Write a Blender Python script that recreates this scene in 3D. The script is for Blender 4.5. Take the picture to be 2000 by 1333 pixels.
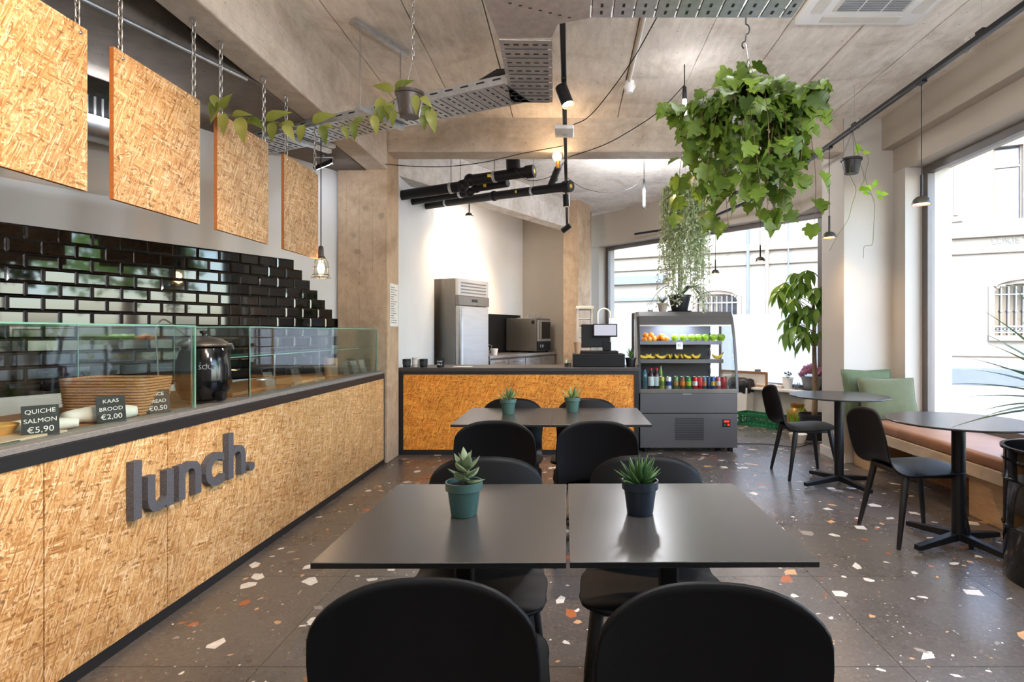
import bpy, bmesh, math, random
from mathutils import Vector, Matrix
random.seed(7)
PI = math.pi
for o in list(bpy.data.objects): bpy.data.objects.remove(o)
SC = bpy.context.scene
COL = SC.collection
# ---------------------------------------------------------------- camera
FPX, CX, CY, EYE = 1125.0, 1112.0, 650.0, 1.25      # focal length and vanishing point in px of the 2000x1333 frame
cam_d = bpy.data.cameras.new('camera'); cam = bpy.data.objects.new('camera', cam_d); COL.objects.link(cam)
cam.location = (0, 0, EYE); cam.rotation_euler = (PI/2, 0, 0)
cam_d.sensor_width = 36; cam_d.lens = FPX/2000*36
cam_d.shift_x = -(CX-1000)/2000; cam_d.shift_y = -(666.5-CY)/2000
cam_d.clip_start = 0.05; cam_d.clip_end = 200
SC.camera = cam
# ---------------------------------------------------------------- world, sun, exposure
W = bpy.data.worlds.new('sky'); SC.world = W; W.use_nodes = True
wn = W.node_tree.nodes; wl = W.node_tree.links
bg = wn['Background']
sky = wn.new('ShaderNodeTexSky'); sky.sky_type = 'NISHITA'; sky.sun_disc = False
sky.sun_elevation = math.radians(42); sky.sun_rotation = math.radians(200); sky.air_density = 1.0; sky.dust_density = 1.5
wl.new(sky.outputs[0], bg.inputs[0]); bg.inputs[1].default_value = 0.80
sun_d = bpy.data.lights.new('sun', 'SUN'); sun_d.energy = 0.5; sun_d.angle = 0.01; sun_d.color = (1.0, 0.96, 0.9)
sun = bpy.data.objects.new('sun', sun_d); COL.objects.link(sun)
sun.rotation_euler = Vector((0.25, 0.75, -0.72)).to_track_quat('-Z', 'Y').to_euler()
SC.view_settings.view_transform = 'Standard'; SC.view_settings.look = 'None'
SC.view_settings.gamma = 1.0; SC.view_settings.use_curve_mapping = False
SC.view_settings.exposure = 1.75
SC.cycles.max_bounces = 9; SC.cycles.diffuse_bounces = 5; SC.cycles.glossy_bounces = 4
SC.cycles.transparent_max_bounces = 16; SC.cycles.transmission_bounces = 4
SC.cycles.sample_clamp_indirect = 6.0; SC.cycles.caustics_reflective = False; SC.cycles.caustics_refractive = False

# ---------------------------------------------------------------- helpers
def pt(px, py, Y): return Vector(((px-CX)*Y/FPX, Y, EYE-(py-CY)*Y/FPX))
def flo(px, py, z=0.0):
    Y = (EYE-z)*FPX/(py-CY); return pt(px, py, Y)
U2 = Vector((math.sin(math.radians(26)), math.cos(math.radians(26)), 0)); V2 = Vector((U2.y, -U2.x, 0))
ROOTM = {}
def tag(o, label=None, cat=None, group=None, kind=None):
    if label: o['label'] = label
    if cat: o['category'] = cat
    if group: o['group'] = group
    if kind: o['kind'] = kind
    return o
def thing(name, label, cat, loc=(0, 0, 0), rz=0.0, group=None, kind=None):
    o = bpy.data.objects.new(name, None); COL.objects.link(o)
    o.empty_display_size = 0.05
    o.location = loc; o.rotation_euler = (0, 0, rz)
    ROOTM[o] = Matrix.Translation(Vector(loc)) @ Matrix.Rotation(rz, 4, 'Z')
    return tag(o, label, cat, group, kind)
def copy_tree(o, parent=None):
    c = o.copy(); COL.objects.link(c); c.parent = parent
    for ch in o.children: copy_tree(ch, c)
    return c
def dup(root, loc, rz=None, label=None, group=None):
    c = copy_tree(root); c.location = loc
    if rz is not None: c.rotation_euler = (0, 0, rz)
    if label: c['label'] = label
    if group: c['group'] = group
    return c
class MB:
    """collects faces; build() links them as one mesh object"""
    def __init__(s): s.v = []; s.f = []; s.m = []
    def add(s, vs, fs, mi=0):
        b = len(s.v); s.v += [Vector(p) for p in vs]
        for f in fs: s.f.append([i+b for i in f]); s.m.append(mi)
        return s
    def box(s, a, b, mi=0):
        x0, y0, z0 = a; x1, y1, z1 = b
        vs = [(x0,y0,z0),(x1,y0,z0),(x1,y1,z0),(x0,y1,z0),(x0,y0,z1),(x1,y0,z1),(x1,y1,z1),(x0,y1,z1)]
        return s.add(vs, [(0,3,2,1),(4,5,6,7),(0,1,5,4),(1,2,6,5),(2,3,7,6),(3,0,4,7)], mi)
    def obox(s, c, size, M=None, mi=0):
        """box of full size about c, turned by 3x3 M"""
        c = Vector(c); hx, hy, hz = (q/2 for q in size)
        vs = [Vector(p) for p in ((-hx,-hy,-hz),(hx,-hy,-hz),(hx,hy,-hz),(-hx,hy,-hz),(-hx,-hy,hz),(hx,-hy,hz),(hx,hy,hz),(-hx,hy,hz))]
        if M is not None: vs = [M @ p for p in vs]
        return s.add([c+p for p in vs], [(0,3,2,1),(4,5,6,7),(0,1,5,4),(1,2,6,5),(2,3,7,6),(3,0,4,7)], mi)
    def prism(s, poly, z0, z1, mi=0):
        """plan polygon (x,y) swept in z"""
        n = len(poly)
        ar = sum(poly[i][0]*poly[(i+1)%n][1]-poly[(i+1)%n][0]*poly[i][1] for i in range(n))
        if ar < 0: poly = poly[::-1]
        vs = [(p[0],p[1],z0) for p in poly]+[(p[0],p[1],z1) for p in poly]
        fs = [tuple(range(n-1,-1,-1)), tuple(range(n,2*n))]+[(i,(i+1)%n,n+(i+1)%n,n+i) for i in range(n)]
        return s.add(vs, fs, mi)
    def sweep(s, poly, o, ex, ey, ez, d, mi=0):
        """polygon in the (ex,ey) plane at o swept by d along ez"""
        o = Vector(o); n = len(poly)
        a = [o+ex*p[0]+ey*p[1] for p in poly]; b = [p+ez*d for p in a]
        fs = [tuple(range(n-1,-1,-1)), tuple(range(n,2*n))]+[(i,(i+1)%n,n+(i+1)%n,n+i) for i in range(n)]
        return s.add(a+b, fs, mi)
    def tube(s, pts, r, n=8, mi=0, cap=True, closed=False):
        pts = [Vector(p) for p in pts]; m = len(pts)
        rs = r if isinstance(r, (list, tuple)) else [r]*m
        vs = []; nrm = None
        for i, p in enumerate(pts):
            if closed: t = pts[(i+1)%m]-pts[i-1]
            else: t = pts[min(i+1,m-1)]-pts[max(i-1,0)]
            if t.length < 1e-9: t = Vector((0,0,1))
            t.normalize()
            if nrm is None:
                nrm = t.orthogonal().normalized()
            else:
                nrm = nrm - t*nrm.dot(t)
                nrm = nrm.normalized() if nrm.length > 1e-6 else t.orthogonal().normalized()
            bn = t.cross(nrm)
            for k in range(n):
                a = 2*PI*k/n
                vs.append(p+(nrm*math.cos(a)+bn*math.sin(a))*rs[i])
        fs = []
        for i in range(m if closed else m-1):
            j = (i+1) % m
            for k in range(n):
                fs.append((i*n+k, i*n+(k+1)%n, j*n+(k+1)%n, j*n+k))
        if cap and not closed:
            fs.append(tuple(range(n-1,-1,-1))); fs.append(tuple(range((m-1)*n, m*n)))
        return s.add(vs, fs, mi)
    def lathe(s, prof, c=(0,0,0), n=24, M=None, mi=0):
        """(r,z) profile about z through c"""
        c = Vector(c); vs = []; rings = []
        for r, z in prof:
            if r < 1e-6:
                rings.append([len(vs)]); vs.append(Vector((0,0,z)))
            else:
                rings.append(list(range(len(vs), len(vs)+n)))
                vs += [Vector((r*math.cos(2*PI*k/n), r*math.sin(2*PI*k/n), z)) for k in range(n)]
        fs = []
        for a, b in zip(rings[:-1], rings[1:]):
            if len(a) == 1 and len(b) == 1: continue
            for k in range(n):
                k2 = (k+1) % n
                if len(a) == 1: fs.append((a[0], b[k2], b[k])[::-1])
                elif len(b) == 1: fs.append((a[k], a[k2], b[0]))
                else: fs.append((a[k], a[k2], b[k2], b[k]))
        if M is not None: vs = [M @ p for p in vs]
        return s.add([c+p for p in vs], fs, mi)
    def ball(s, c, r, n=12, sc=(1,1,1), mi=0):
        pr = [(math.sin(PI*i/n)*1.0 if 0 < i < n else 0, -math.cos(PI*i/n)) for i in range(n+1)]
        M = Matrix.Diagonal((r*sc[0], r*sc[1], r*sc[2]))
        return s.lathe(pr, c, max(8, n+4), M, mi)
    def mesh(s, name, mats, smooth=False, bevel=0.0, seg=2, Minv=None):
        me = bpy.data.meshes.new(name)
        vs = [Minv @ p for p in s.v] if Minv is not None else s.v
        me.from_pydata([tuple(p) for p in vs], [], s.f)
        for m in mats: me.materials.append(MAT[m] if isinstance(m, str) else m)
        for p, mi in zip(me.polygons, s.m): p.material_index = mi
        if bevel:
            bm = bmesh.new(); bm.from_mesh(me)
            es = [e for e in bm.edges if len(e.link_faces) == 2 and e.calc_face_angle(0) > 0.6]
            bmesh.ops.bevel(bm, geom=es, offset=bevel, segments=seg, affect='EDGES', profile=0.5, clamp_overlap=True)
            bm.to_mesh(me); bm.free()
        if smooth:
            me.polygons.foreach_set('use_smooth', [True]*len(me.polygons))
            if smooth != 'all': me.set_sharp_from_angle(angle=math.radians(40))
        me.update()
        return me
    def build(s, name, mat, parent=None, smooth=False, bevel=0.0, seg=2, local=False, label=None):
        mats = mat if isinstance(mat, (list, tuple)) else [mat]
        Minv = None
        if parent is not None and not local and parent in ROOTM: Minv = ROOTM[parent].inverted()
        me = s.mesh(name, mats, smooth, bevel, seg, Minv)
        o = bpy.data.objects.new(name, me); COL.objects.link(o)
        if parent is not None:
            o.parent = parent
            if parent in ROOTM: ROOTM[o] = ROOTM[parent]
        if label: o['label'] = label
        return o
def inst(name, me, parent=None, M=None):
    o = bpy.data.objects.new(name, me); COL.objects.link(o)
    if parent is not None: o.parent = parent
    if M is not None: o.matrix_local = M
    return o
def solo(mb, name, mat, label, cat, group=None, origin=None, kind=None, **k):
    """a thing that is one mesh; origin at its base"""
    if origin is None:
        xs = [p.x for p in mb.v]; ys = [p.y for p in mb.v]; zs = [p.z for p in mb.v]
        origin = ((min(xs)+max(xs))/2, (min(ys)+max(ys))/2, min(zs))
    mats = mat if isinstance(mat, (list, tuple)) else [mat]
    T = Matrix.Translation(Vector(origin))
    me = mb.mesh(name, mats, k.get('smooth', False), k.get('bevel', 0), k.get('seg', 2), T.inverted())
    o = bpy.data.objects.new(name, me); COL.objects.link(o); o.location = origin
    ROOTM[o] = T
    return tag(o, label, cat, group, kind)
def struct(mb, name, mat, label=None, **k):
    o = solo(mb, name, mat, label, None, kind='structure', **k)
    return o
def text_mb(txt, size, extrude=0.0, offset=0.0, M=None, align='CENTER', spacing=1.0, resolution=3):
    """lettering as a mesh, built in the xy plane then placed by 4x4 M"""
    cu = bpy.data.curves.new('lettering', 'FONT'); cu.body = txt; cu.size = size; cu.extrude = extrude; cu.offset = offset
    cu.align_x = align; cu.align_y = 'CENTER'; cu.space_character = spacing; cu.resolution_u = resolution
    ob = bpy.data.objects.new('lettering', cu); COL.objects.link(ob)
    dg = bpy.context.evaluated_depsgraph_get(); me = bpy.data.meshes.new_from_object(ob.evaluated_get(dg))
    mb = MB(); mb.add([(M @ v.co if M is not None else v.co.copy()) for v in me.vertices], [tuple(p.vertices) for p in me.polygons])
    bpy.data.objects.remove(ob); bpy.data.curves.remove(cu); bpy.data.meshes.remove(me)
    return mb
def frame4(o, ex, ey, ez):
    M = Matrix.Identity(4)
    for i, a in enumerate((ex, ey, ez)):
        for r in range(3): M[r][i] = a[r]
    for r in range(3): M[r][3] = o[r]
    return M
def solidify(mb, t):
    """gives an open sheet a thickness"""
    me = mb.mesh('tmp', [], False)
    bm = bmesh.new(); bm.from_mesh(me); bmesh.ops.recalc_face_normals(bm, faces=bm.faces)
    bmesh.ops.solidify(bm, geom=bm.faces[:], thickness=t); bmesh.ops.recalc_face_normals(bm, faces=bm.faces)
    bm.verts.index_update()
    out = MB(); out.add([v.co.copy() for v in bm.verts], [tuple(v.index for v in f.verts) for f in bm.faces])
    bm.free(); bpy.data.meshes.remove(me); return out
def ease(a, b, n): return [a+(b-a)*i/(n-1) for i in range(n)]
def catmull(pts, k=6):
    P = [Vector(p) for p in pts]; P = [2*P[0]-P[1]]+P+[2*P[-1]-P[-2]]; out = []
    for i in range(1, len(P)-2):
        for j in range(k):
            t = j/k; a, b, c, d = P[i-1:i+3]
            out.append(0.5*((2*b)+(c-a)*t+(2*a-5*b+4*c-d)*t*t+(3*b-a-3*c+d)*t**3))
    out.append(P[-2]); return out

# ---------------------------------------------------------------- materials
MAT = {}
def lin(c):
    return tuple(((v/255)/12.92 if v/255 <= 0.04045 else ((v/255+0.055)/1.055)**2.4) for v in c)
def scl(c, k): return tuple(min(1.0, v*k) for v in c)
class NT:
    def __init__(s, name):
        s.m = bpy.data.materials.new(name); s.m.use_nodes = True; MAT[name] = s.m
        s.t = s.m.node_tree; s.n = s.t.nodes; s.b = s.n['Principled BSDF']; s.out = s.n['Material Output']
    def node(s, kind, **k):
        q = s.n.new('ShaderNode'+kind)
        for a, v in k.items(): setattr(q, a, v)
        return q
    def link(s, a, b): s.t.links.new(a, b)
    def put(s, sock, v):
        if isinstance(v, bpy.types.NodeSocket): s.link(v, sock)
        else: sock.default_value = v
    def pos(s): return s.node('NewGeometry').outputs['Position']
    def obj(s): return s.node('TexCoord').outputs['Object']
    def map(s, vec, scale=(1,1,1), rot=(0,0,0), loc=(0,0,0)):
        q = s.node('Mapping'); s.link(vec, q.inputs[0]); q.inputs['Scale'].default_value = scale
        q.inputs['Rotation'].default_value = rot; q.inputs['Location'].default_value = loc
        return q.outputs[0]
    def noise(s, vec, scale, detail=4, rough=0.55, dist=0.0):
        q = s.node('TexNoise'); s.link(vec, q.inputs['Vector']); q.inputs['Scale'].default_value = scale
        q.inputs['Detail'].default_value = detail; q.inputs['Roughness'].default_value = rough; q.inputs['Distortion'].default_value = dist
        return q.outputs[0]
    def vor(s, vec, scale, dims='3D', feature='F1', rand=1.0):
        q = s.node('TexVoronoi'); q.voronoi_dimensions = dims; q.feature = feature
        s.link(vec, q.inputs['Vector']); q.inputs['Scale'].default_value = scale; q.inputs['Randomness'].default_value = rand
        return q
    def ramp(s, fac, stops, interp='LINEAR'):
        q = s.node('ValToRGB'); s.put(q.inputs[0], fac); cr = q.color_ramp; cr.interpolation = interp
        while len(cr.elements) < len(stops): cr.elements.new(0.5)
        for e, (p, c) in zip(cr.elements, stops):
            e.position = p; e.color = (*c, 1) if len(c) == 3 else c
        return q.outputs[0]
    def mix(s, fac, a, b, blend='MIX'):
        q = s.node('Mix'); q.data_type = 'RGBA'; q.blend_type = blend
        s.put(q.inputs[0], fac)
        for i, v in ((6, a), (7, b)):
            if isinstance(v, tuple): q.inputs[i].default_value = (*v, 1) if len(v) == 3 else v
            else: s.link(v, q.inputs[i])
        return q.outputs[2]
    def math(s, op, a, b=None):
        q = s.node('Math', operation=op); s.put(q.inputs[0], a)
        if b is not None: s.put(q.inputs[1], b)
        return q.outputs[0]
    def bump(s, h, strength=0.3, dist=0.01):
        q = s.node('Bump'); s.link(h, q.inputs['Height']); q.inputs['Strength'].default_value = strength
        q.inputs['Distance'].default_value = dist; s.link(q.outputs[0], s.b.inputs['Normal'])
    def set(s, col=None, rough=None, metal=None, spec=None):
        if col is not None: s.put(s.b.inputs['Base Color'], (*col, 1) if isinstance(col, tuple) and len(col) == 3 else col)
        if rough is not None: s.put(s.b.inputs['Roughness'], rough)
        if metal is not None: s.b.inputs['Metallic'].default_value = metal
        if spec is not None: s.b.inputs['Specular IOR Level'].default_value = spec
def mat(name, rgb, rough=0.5, metal=0.0, var=0.08, vs=6.0, bump=0.0, bs=60.0, coat=0.0, stretch=(1,1,1), spec=None, sheen=0.0):
    n = NT(name); c = lin(rgb); v = n.map(n.obj(), stretch)
    nz = n.noise(v, vs)
    n.set(n.ramp(nz, [(0.3, scl(c, 1-var)), (0.7, scl(c, 1+var))]), rough, metal, spec)
    if bump: n.bump(n.noise(v, bs, 3), bump, 0.004)
    if coat: n.b.inputs['Coat Weight'].default_value = coat; n.b.inputs['Coat Roughness'].default_value = 0.05
    if sheen: n.b.inputs['Sheen Weight'].default_value = sheen
    return n
def emit(name, rgb, strength, base=(255,255,255)):
    n = NT(name); nz = n.noise(n.obj(), 5)
    n.set(n.ramp(nz, [(0.3, scl(lin(base), 0.95)), (0.7, lin(base))]), 0.4)
    n.b.inputs['Emission Color'].default_value = (*lin(rgb), 1); n.b.inputs['Emission Strength'].default_value = strength
def glass(name, tint=(1,1,1), refl=0.0, ior=1.45, rough=0.0):
    """thin pane: clear, with mirror reflection growing at grazing angles"""
    n = NT(name); n.n.remove(n.b)
    tr = n.node('BsdfTransparent'); tr.inputs[0].default_value = (*tint, 1)
    gl = n.node('BsdfGlossy'); gl.inputs['Roughness'].default_value = rough
    lw = n.node('LayerWeight'); lw.inputs[0].default_value = 0.5
    fac = n.math('ADD', n.math('MULTIPLY', n.math('POWER', lw.outputs['Facing'], 4.5), 0.75), refl+0.02)
    nz = n.noise(n.obj(), 3.0); fac = n.math('ADD', fac, n.math('MULTIPLY', nz, 0.004))
    mx = n.node('MixShader'); n.link(fac, mx.inputs[0]); n.link(tr.outputs[0], mx.inputs[1]); n.link(gl.outputs[0], mx.inputs[2])
    n.link(mx.outputs[0], n.out.inputs[0])
def osb(name, axes, tone=1.0, hue=(1,1,1)):
    n = NT(name); p = n.pos(); sp = n.node('SeparateXYZ'); n.link(p, sp.inputs[0])
    cb = n.node('CombineXYZ'); n.link(sp.outputs[axes[0]], cb.inputs[0]); n.link(sp.outputs[axes[1]], cb.inputs[1])
    vec = cb.outputs[0]
    wob = n.node('TexNoise'); n.link(vec, wob.inputs['Vector']); wob.inputs['Scale'].default_value = 7; wob.inputs['Detail'].default_value = 2
    vm = n.node('VectorMath', operation='MULTIPLY_ADD'); n.link(wob.outputs[1], vm.inputs[0]); vm.inputs[1].default_value = (0.018, 0.018, 0); n.link(vec, vm.inputs[2])
    vec = vm.outputs[0]
    T = lambda c: scl(tuple(a*b for a, b in zip(lin(c), hue)), tone)
    stops = [(0.0, T((158,110,62))), (0.2, T((192,142,88))), (0.5, T((214,168,112))), (0.8, T((226,186,134))), (1.0, T((244,216,176)))]
    col = None; hgt = None
    rng = random.Random(3)
    lays = [(0.3, 13, 110), (1.35, 12, 95), (2.3, 14, 120), (0.9, 16, 150), (1.75, 15, 140), (2.75, 17, 170), (1.52, 18, 190), (0.1, 15, 150), (2.0, 20, 220)]
    for i, (ang, sx, sy) in enumerate(lays):
        q = n.map(vec, (1, 1, 1), (0, 0, ang), (rng.random()*9, rng.random()*9, 0))
        q = n.map(q, (sx, sy, 1))
        vo = n.vor(q, 1.0, '2D')
        sc_ = n.node('SeparateColor'); n.link(vo.outputs['Color'], sc_.inputs[0])
        c = n.ramp(sc_.outputs[0], stops)
        if col is None: col, hgt = c, sc_.outputs[0]
        else:
            f = n.math('GREATER_THAN', sc_.outputs[1], 0.6)
            col = n.mix(f, col, c)
            hm = n.node('Mix'); hm.data_type = 'FLOAT'; n.link(f, hm.inputs[0]); n.link(hgt, hm.inputs[2]); n.link(sc_.outputs[0], hm.inputs[3]); hgt = hm.outputs[0]
    # dark gaps between strands and slow blotches
    q = n.map(vec, (55, 130, 1), (0, 0, 0.7)); vo = n.vor(q, 1.0, '2D'); sc_ = n.node('SeparateColor'); n.link(vo.outputs['Color'], sc_.inputs[0])
    col = n.mix(n.math('MULTIPLY', n.math('GREATER_THAN', sc_.outputs[2], 0.975), 0.6), col, T((92,56,26)))
    bl = n.noise(vec, 3.0, 3); col = n.mix(1.0, col, n.ramp(bl, [(0.3, (0.82,0.8,0.78)), (0.7, (1.08,1.06,1.04))]), 'MULTIPLY')
    gr = n.noise(n.map(vec, (1,1,1)), 160, 2); col = n.mix(1.0, col, n.ramp(gr, [(0.3, (0.88,0.87,0.86)), (0.7, (1.06,1.06,1.06))]), 'MULTIPLY')
    n.set(col, 0.5, 0, 0.35); n.bump(hgt, 0.25, 0.002)
def concrete(name, rgb, var=0.16, streak=(1,1,1), pits=True, boards=None, smudge=()):
    n = NT(name); p = n.pos(); c = lin(rgb)
    a = n.noise(n.map(p, streak), 1.6, 6, 0.6, 0.4)
    col = n.ramp(a, [(0.25, scl(c, 1-var*1.6)), (0.5, c), (0.75, scl(c, 1+var))])
    b = n.noise(n.map(p, streak), 14, 6, 0.7)
    col = n.mix(1.0, col, n.ramp(b, [(0.3, (0.84,0.82,0.8)), (0.65, (1.05,1.05,1.05))]), 'MULTIPLY')
    h = n.noise(p, 40, 6, 0.7)
    if pits:
        vo = n.vor(p, 11); f = n.math('LESS_THAN', vo.outputs['Distance'], 0.075)
        vo2 = n.vor(p, 38); f2 = n.math('LESS_THAN', vo2.outputs['Distance'], 0.10)
        col = n.mix(n.math('MULTIPLY', n.math('MAXIMUM', f, f2), 0.6), col, scl(c, 0.35))
    st = n.noise(n.map(p, (0.8,0.8,0.8), (0,0,0), (3,7,1)), 2.6, 8, 0.65, 1.0)
    col = n.mix(1.0, col, n.ramp(st, [(0.34, (0.80,0.77,0.73)), (0.5, (1,1,1)), (0.64, (1.05,1.05,1.05))]), 'MULTIPLY')
    if boards:
        sp = n.node('SeparateXYZ'); n.link(p, sp.inputs[0])
        fr = n.math('FRACT', n.math('DIVIDE', n.math('ADD', sp.outputs[boards[0]], n.math('MULTIPLY', n.noise(p, 3), 0.012)), boards[1]))
        ln = n.math('MULTIPLY', n.math('LESS_THAN', fr, 0.028), n.math('GREATER_THAN', n.noise(n.map(p, (1,1,1), (0,0,0), (5,2,8)), 2.2, 3), 0.46))
        col = n.mix(n.math('MULTIPLY', ln, 0.45), col, scl(c, 0.4))
    for ctr, rad in smudge:
        dv = n.node('VectorMath', operation='DISTANCE'); n.link(p, dv.inputs[0]); dv.inputs[1].default_value = ctr
        f = n.ramp(n.math('ADD', n.math('DIVIDE', dv.outputs['Value'], rad), n.math('MULTIPLY', n.noise(p, 7, 5), 1.3)), [(0.75, (0.4,)*3), (1.35, (0,)*3)])
        col = n.mix(f, col, scl(lin((96,92,88)), 1.0))
    n.set(col, 0.85, 0, 0.25); n.bump(h, 0.35, 0.006)

osb('osb_side', (1, 2), 1.0, (1.02, 1.0, 0.97))
osb('osb_front', (0, 2), 1.0, (1.32, 0.80, 0.25))
osb('osb_menu', (1, 2), 0.9, (1.0, 1.03, 1.06))
mat('osb_edge', (188,112,52), 0.7, var=0.25, vs=60, stretch=(1,1,6))
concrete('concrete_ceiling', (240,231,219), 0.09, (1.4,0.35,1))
concrete('concrete_beam', (203,191,175), 0.12, (0.9,0.9,1.2), True, (2,0.115))
concrete('concrete_column', (194,168,140), 0.14, (1.3,1.3,0.8), True, (0,0.125), (((-2.06,5.5,2.18),0.10),((-1.95,5.5,2.44),0.11),((-1.79,5.5,2.37),0.10),((-2.02,5.5,2.02),0.07)))
concrete('concrete_rear', (226,220,213), 0.10, (1,1,1))
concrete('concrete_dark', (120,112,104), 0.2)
def plaster(name, rgb):
    n = NT(name); c = lin(rgb); p = n.pos()
    n.set(n.ramp(n.noise(p, 1.2, 4), [(0.3, scl(c, 0.95)), (0.7, scl(c, 1.04))]), 0.8, 0, 0.2); n.bump(n.noise(p, 180, 3), 0.06, 0.002)
plaster('paint_grey', (220,222,222)); plaster('paint_warm', (196,190,181)); plaster('paint_white', (236,233,229)); plaster('paint_taupe', (178,168,154))
def terrazzo(name):
    n = NT(name); p = n.pos(); c = lin((94,89,85))
    a = n.noise(p, 2.2, 5)
    col = n.ramp(a, [(0.3, scl(c, 0.86)), (0.7, scl(c, 1.1))])
    vo = n.vor(n.map(p, (1,1,0.001)), 95); sc_ = n.node('SeparateColor'); n.link(vo.outputs['Color'], sc_.inputs[0])
    col = n.mix(1.0, col, n.ramp(sc_.outputs[0], [(0.0, (0.82,0.8,0.78)), (0.5, (1,1,1)), (0.9, (1.1,1.08,1.06)), (1.0, (1.5,1.44,1.38))]), 'MULTIPLY')
    n.set(col, n.ramp(a, [(0.3, (0.24,)*3), (0.7, (0.32,)*3)]), 0, 0.8)
terrazzo('terrazzo')
for nm, c in (('chip_white', (222,216,206)), ('chip_sand', (204,160,116)), ('chip_rust', (168,98,62)), ('chip_grey', (150,142,134))):
    mat(nm, c, 0.34, var=0.12, vs=40)
mat('grout_floor', (120,108,96), 0.8); mat('grout_tile', (34,33,33), 0.8)
mat('tile_black', (9,8,9), 0.035, var=0.1, vs=20, coat=0.6)
mat('black_metal', (16,16,17), 0.42, 0.3); mat('black_plastic', (13,13,15), 0.5, spec=0.35); mat('black_gloss', (12,12,13), 0.12, spec=0.5)
mat('chair_shell', (8,8,10), 0.5, var=0.1, vs=30, spec=0.22, bump=0.03, bs=300); mat('chair_leg', (15,14,14), 0.45, var=0.2, stretch=(6,6,1))
mat('table_top', (54,51,49), 0.27, var=0.04, vs=3, spec=0.85, bump=0.015, bs=500); mat('table_edge', (12,12,12), 0.5)
mat('round_top', (52,52,54), 0.26, var=0.05, vs=3)
mat('steel', (196,194,190), 0.28, 0.9, var=0.05, vs=3, stretch=(1,1,8)); mat('steel_dark', (130,126,120), 0.33, 0.9, var=0.06, vs=3, stretch=(8,8,1))
mat('galvanised', (196,200,204), 0.36, 0.85, var=0.14, vs=22); mat('chrome', (215,215,215), 0.15, 1.0)
mat('chain_metal', (190,186,180), 0.3, 0.9)
mat('fridge_grey', (92,90,89), 0.42, 0.15, var=0.03); mat('fridge_dark', (44,43,43), 0.45); mat('fridge_inner', (120,122,130), 0.5, 0.2)
mat('worktop_dark', (60,56,54), 0.45, var=0.1, vs=50); mat('ledge_stone', (128,124,120), 0.45, var=0.3, vs=180); mat('trim_black', (26,26,28), 0.5)
mat('letter_foam', (84,84,90), 0.85, var=0.5, vs=260, bump=0.5, bs=300)
mat('white_plastic', (242,241,238), 0.4, var=0.03); mat('white_paper', (236,232,224), 0.7, var=0.05, bump=0.2, bs=30); mat('off_white', (214,208,198), 0.55)
mat('wood_light', (196,160,120), 0.5, var=0.14, vs=10, stretch=(8,1,8)); mat('wood_brown', (150,104,62), 0.5, var=0.2, vs=8, stretch=(10,1.5,10)); mat('wood_pale', (206,184,156), 0.55, var=0.1, vs=8, stretch=(8,1,8))
mat('leather', (158,112,82), 0.42, var=0.08, vs=8, bump=0.12, bs=180)
mat('fabric_green', (86,90,62), 0.9, var=0.08, vs=14, bump=0.3, bs=260, sheen=0.2); mat('fabric_green_dark', (84,98,72), 0.9, var=0.08, vs=14, bump=0.3, bs=260)
mat('pot_teal', (58,88,84), 0.4, var=0.06); mat('pot_navy', (24,34,46), 0.36, var=0.06); mat('pot_green', (70,98,88), 0.45, var=0.06)
mat('pot_black', (30,31,33), 0.45, var=0.08); mat('pot_grey', (120,126,134), 0.5); mat('pot_bronze', (78,70,64), 0.38, 0.3); mat('pot_clay', (168,156,140), 0.7, var=0.15)
mat('soil', (40,30,24), 0.95, var=0.4, vs=90, bump=0.8, bs=90)
mat('crate_green', (18,104,66), 0.4); mat('wicker', (176,130,88), 0.7, var=0.25, vs=120); mat('paper_kraft', (196,158,122), 0.75)
mat('slate', (52,54,56), 0.75, var=0.12, vs=18); mat('chalk', (240,240,236), 0.9)
mat('bag_black', (20,21,24), 0.3, bump=0.6, bs=14); mat('copper_pot', (150,106,50), 0.35, 0.5, var=0.3, vs=8)
mat('bark', (140,116,90), 0.85, var=0.25, vs=20, stretch=(4,4,1), bump=0.5, bs=40)
mat('street', (140,134,124), 0.9, var=0.1, vs=0.6); mat('facade', (118,114,109), 0.85, var=0.03, vs=0.5); mat('facade_trim', (98,92,85), 0.85, var=0.05); mat('facade_plinth', (76,84,92), 0.8, var=0.06)
mat('window_dark', (34,38,46), 0.15, var=0.2, vs=1.2); mat('window_blue', (52,62,76), 0.12, var=0.3, vs=0.8); mat('iron_grey', (112,116,124), 0.6)
mat('frame_grey', (104,98,94), 0.45, 0.3); mat('rubber_black', (18,18,18), 0.7)
def leafmat(name, rgb, rgb2=None, rough=0.4, vein=0.0):
    n = NT(name); c = lin(rgb); c2 = lin(rgb2) if rgb2 else scl(c, 1.5)
    oi = n.node('ObjectInfo')
    f = n.math('ADD', n.math('MULTIPLY', oi.outputs['Random'], 0.55), n.math('MULTIPLY', n.noise(n.obj(), 9), 0.5))
    n.set(n.ramp(f, [(0.2, c), (0.8, c2)]), rough, 0, 0.4)
    tl = n.node('BsdfTranslucent'); n.link(n.ramp(f, [(0.2, scl(c, 1.6)), (0.8, scl(c2, 1.6))]), tl.inputs[0])
    mx = n.node('MixShader'); mx.inputs[0].default_value = 0.35
    n.link(n.b.outputs[0], mx.inputs[1]); n.link(tl.outputs[0], mx.inputs[2]); n.link(mx.outputs[0], n.out.inputs[0])
leafmat('leaf_ivy', (44,64,20), (112,136,48)); leafmat('leaf_pale', (196,206,168), (236,240,220), 0.6); leafmat('leaf_pothos', (86,102,34), (158,158,80))
leafmat('leaf_lime', (130,176,40), (176,210,80)); leafmat('leaf_money', (66,100,36), (140,172,76)); leafmat('leaf_yucca', (52,76,44), (96,116,72))
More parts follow.
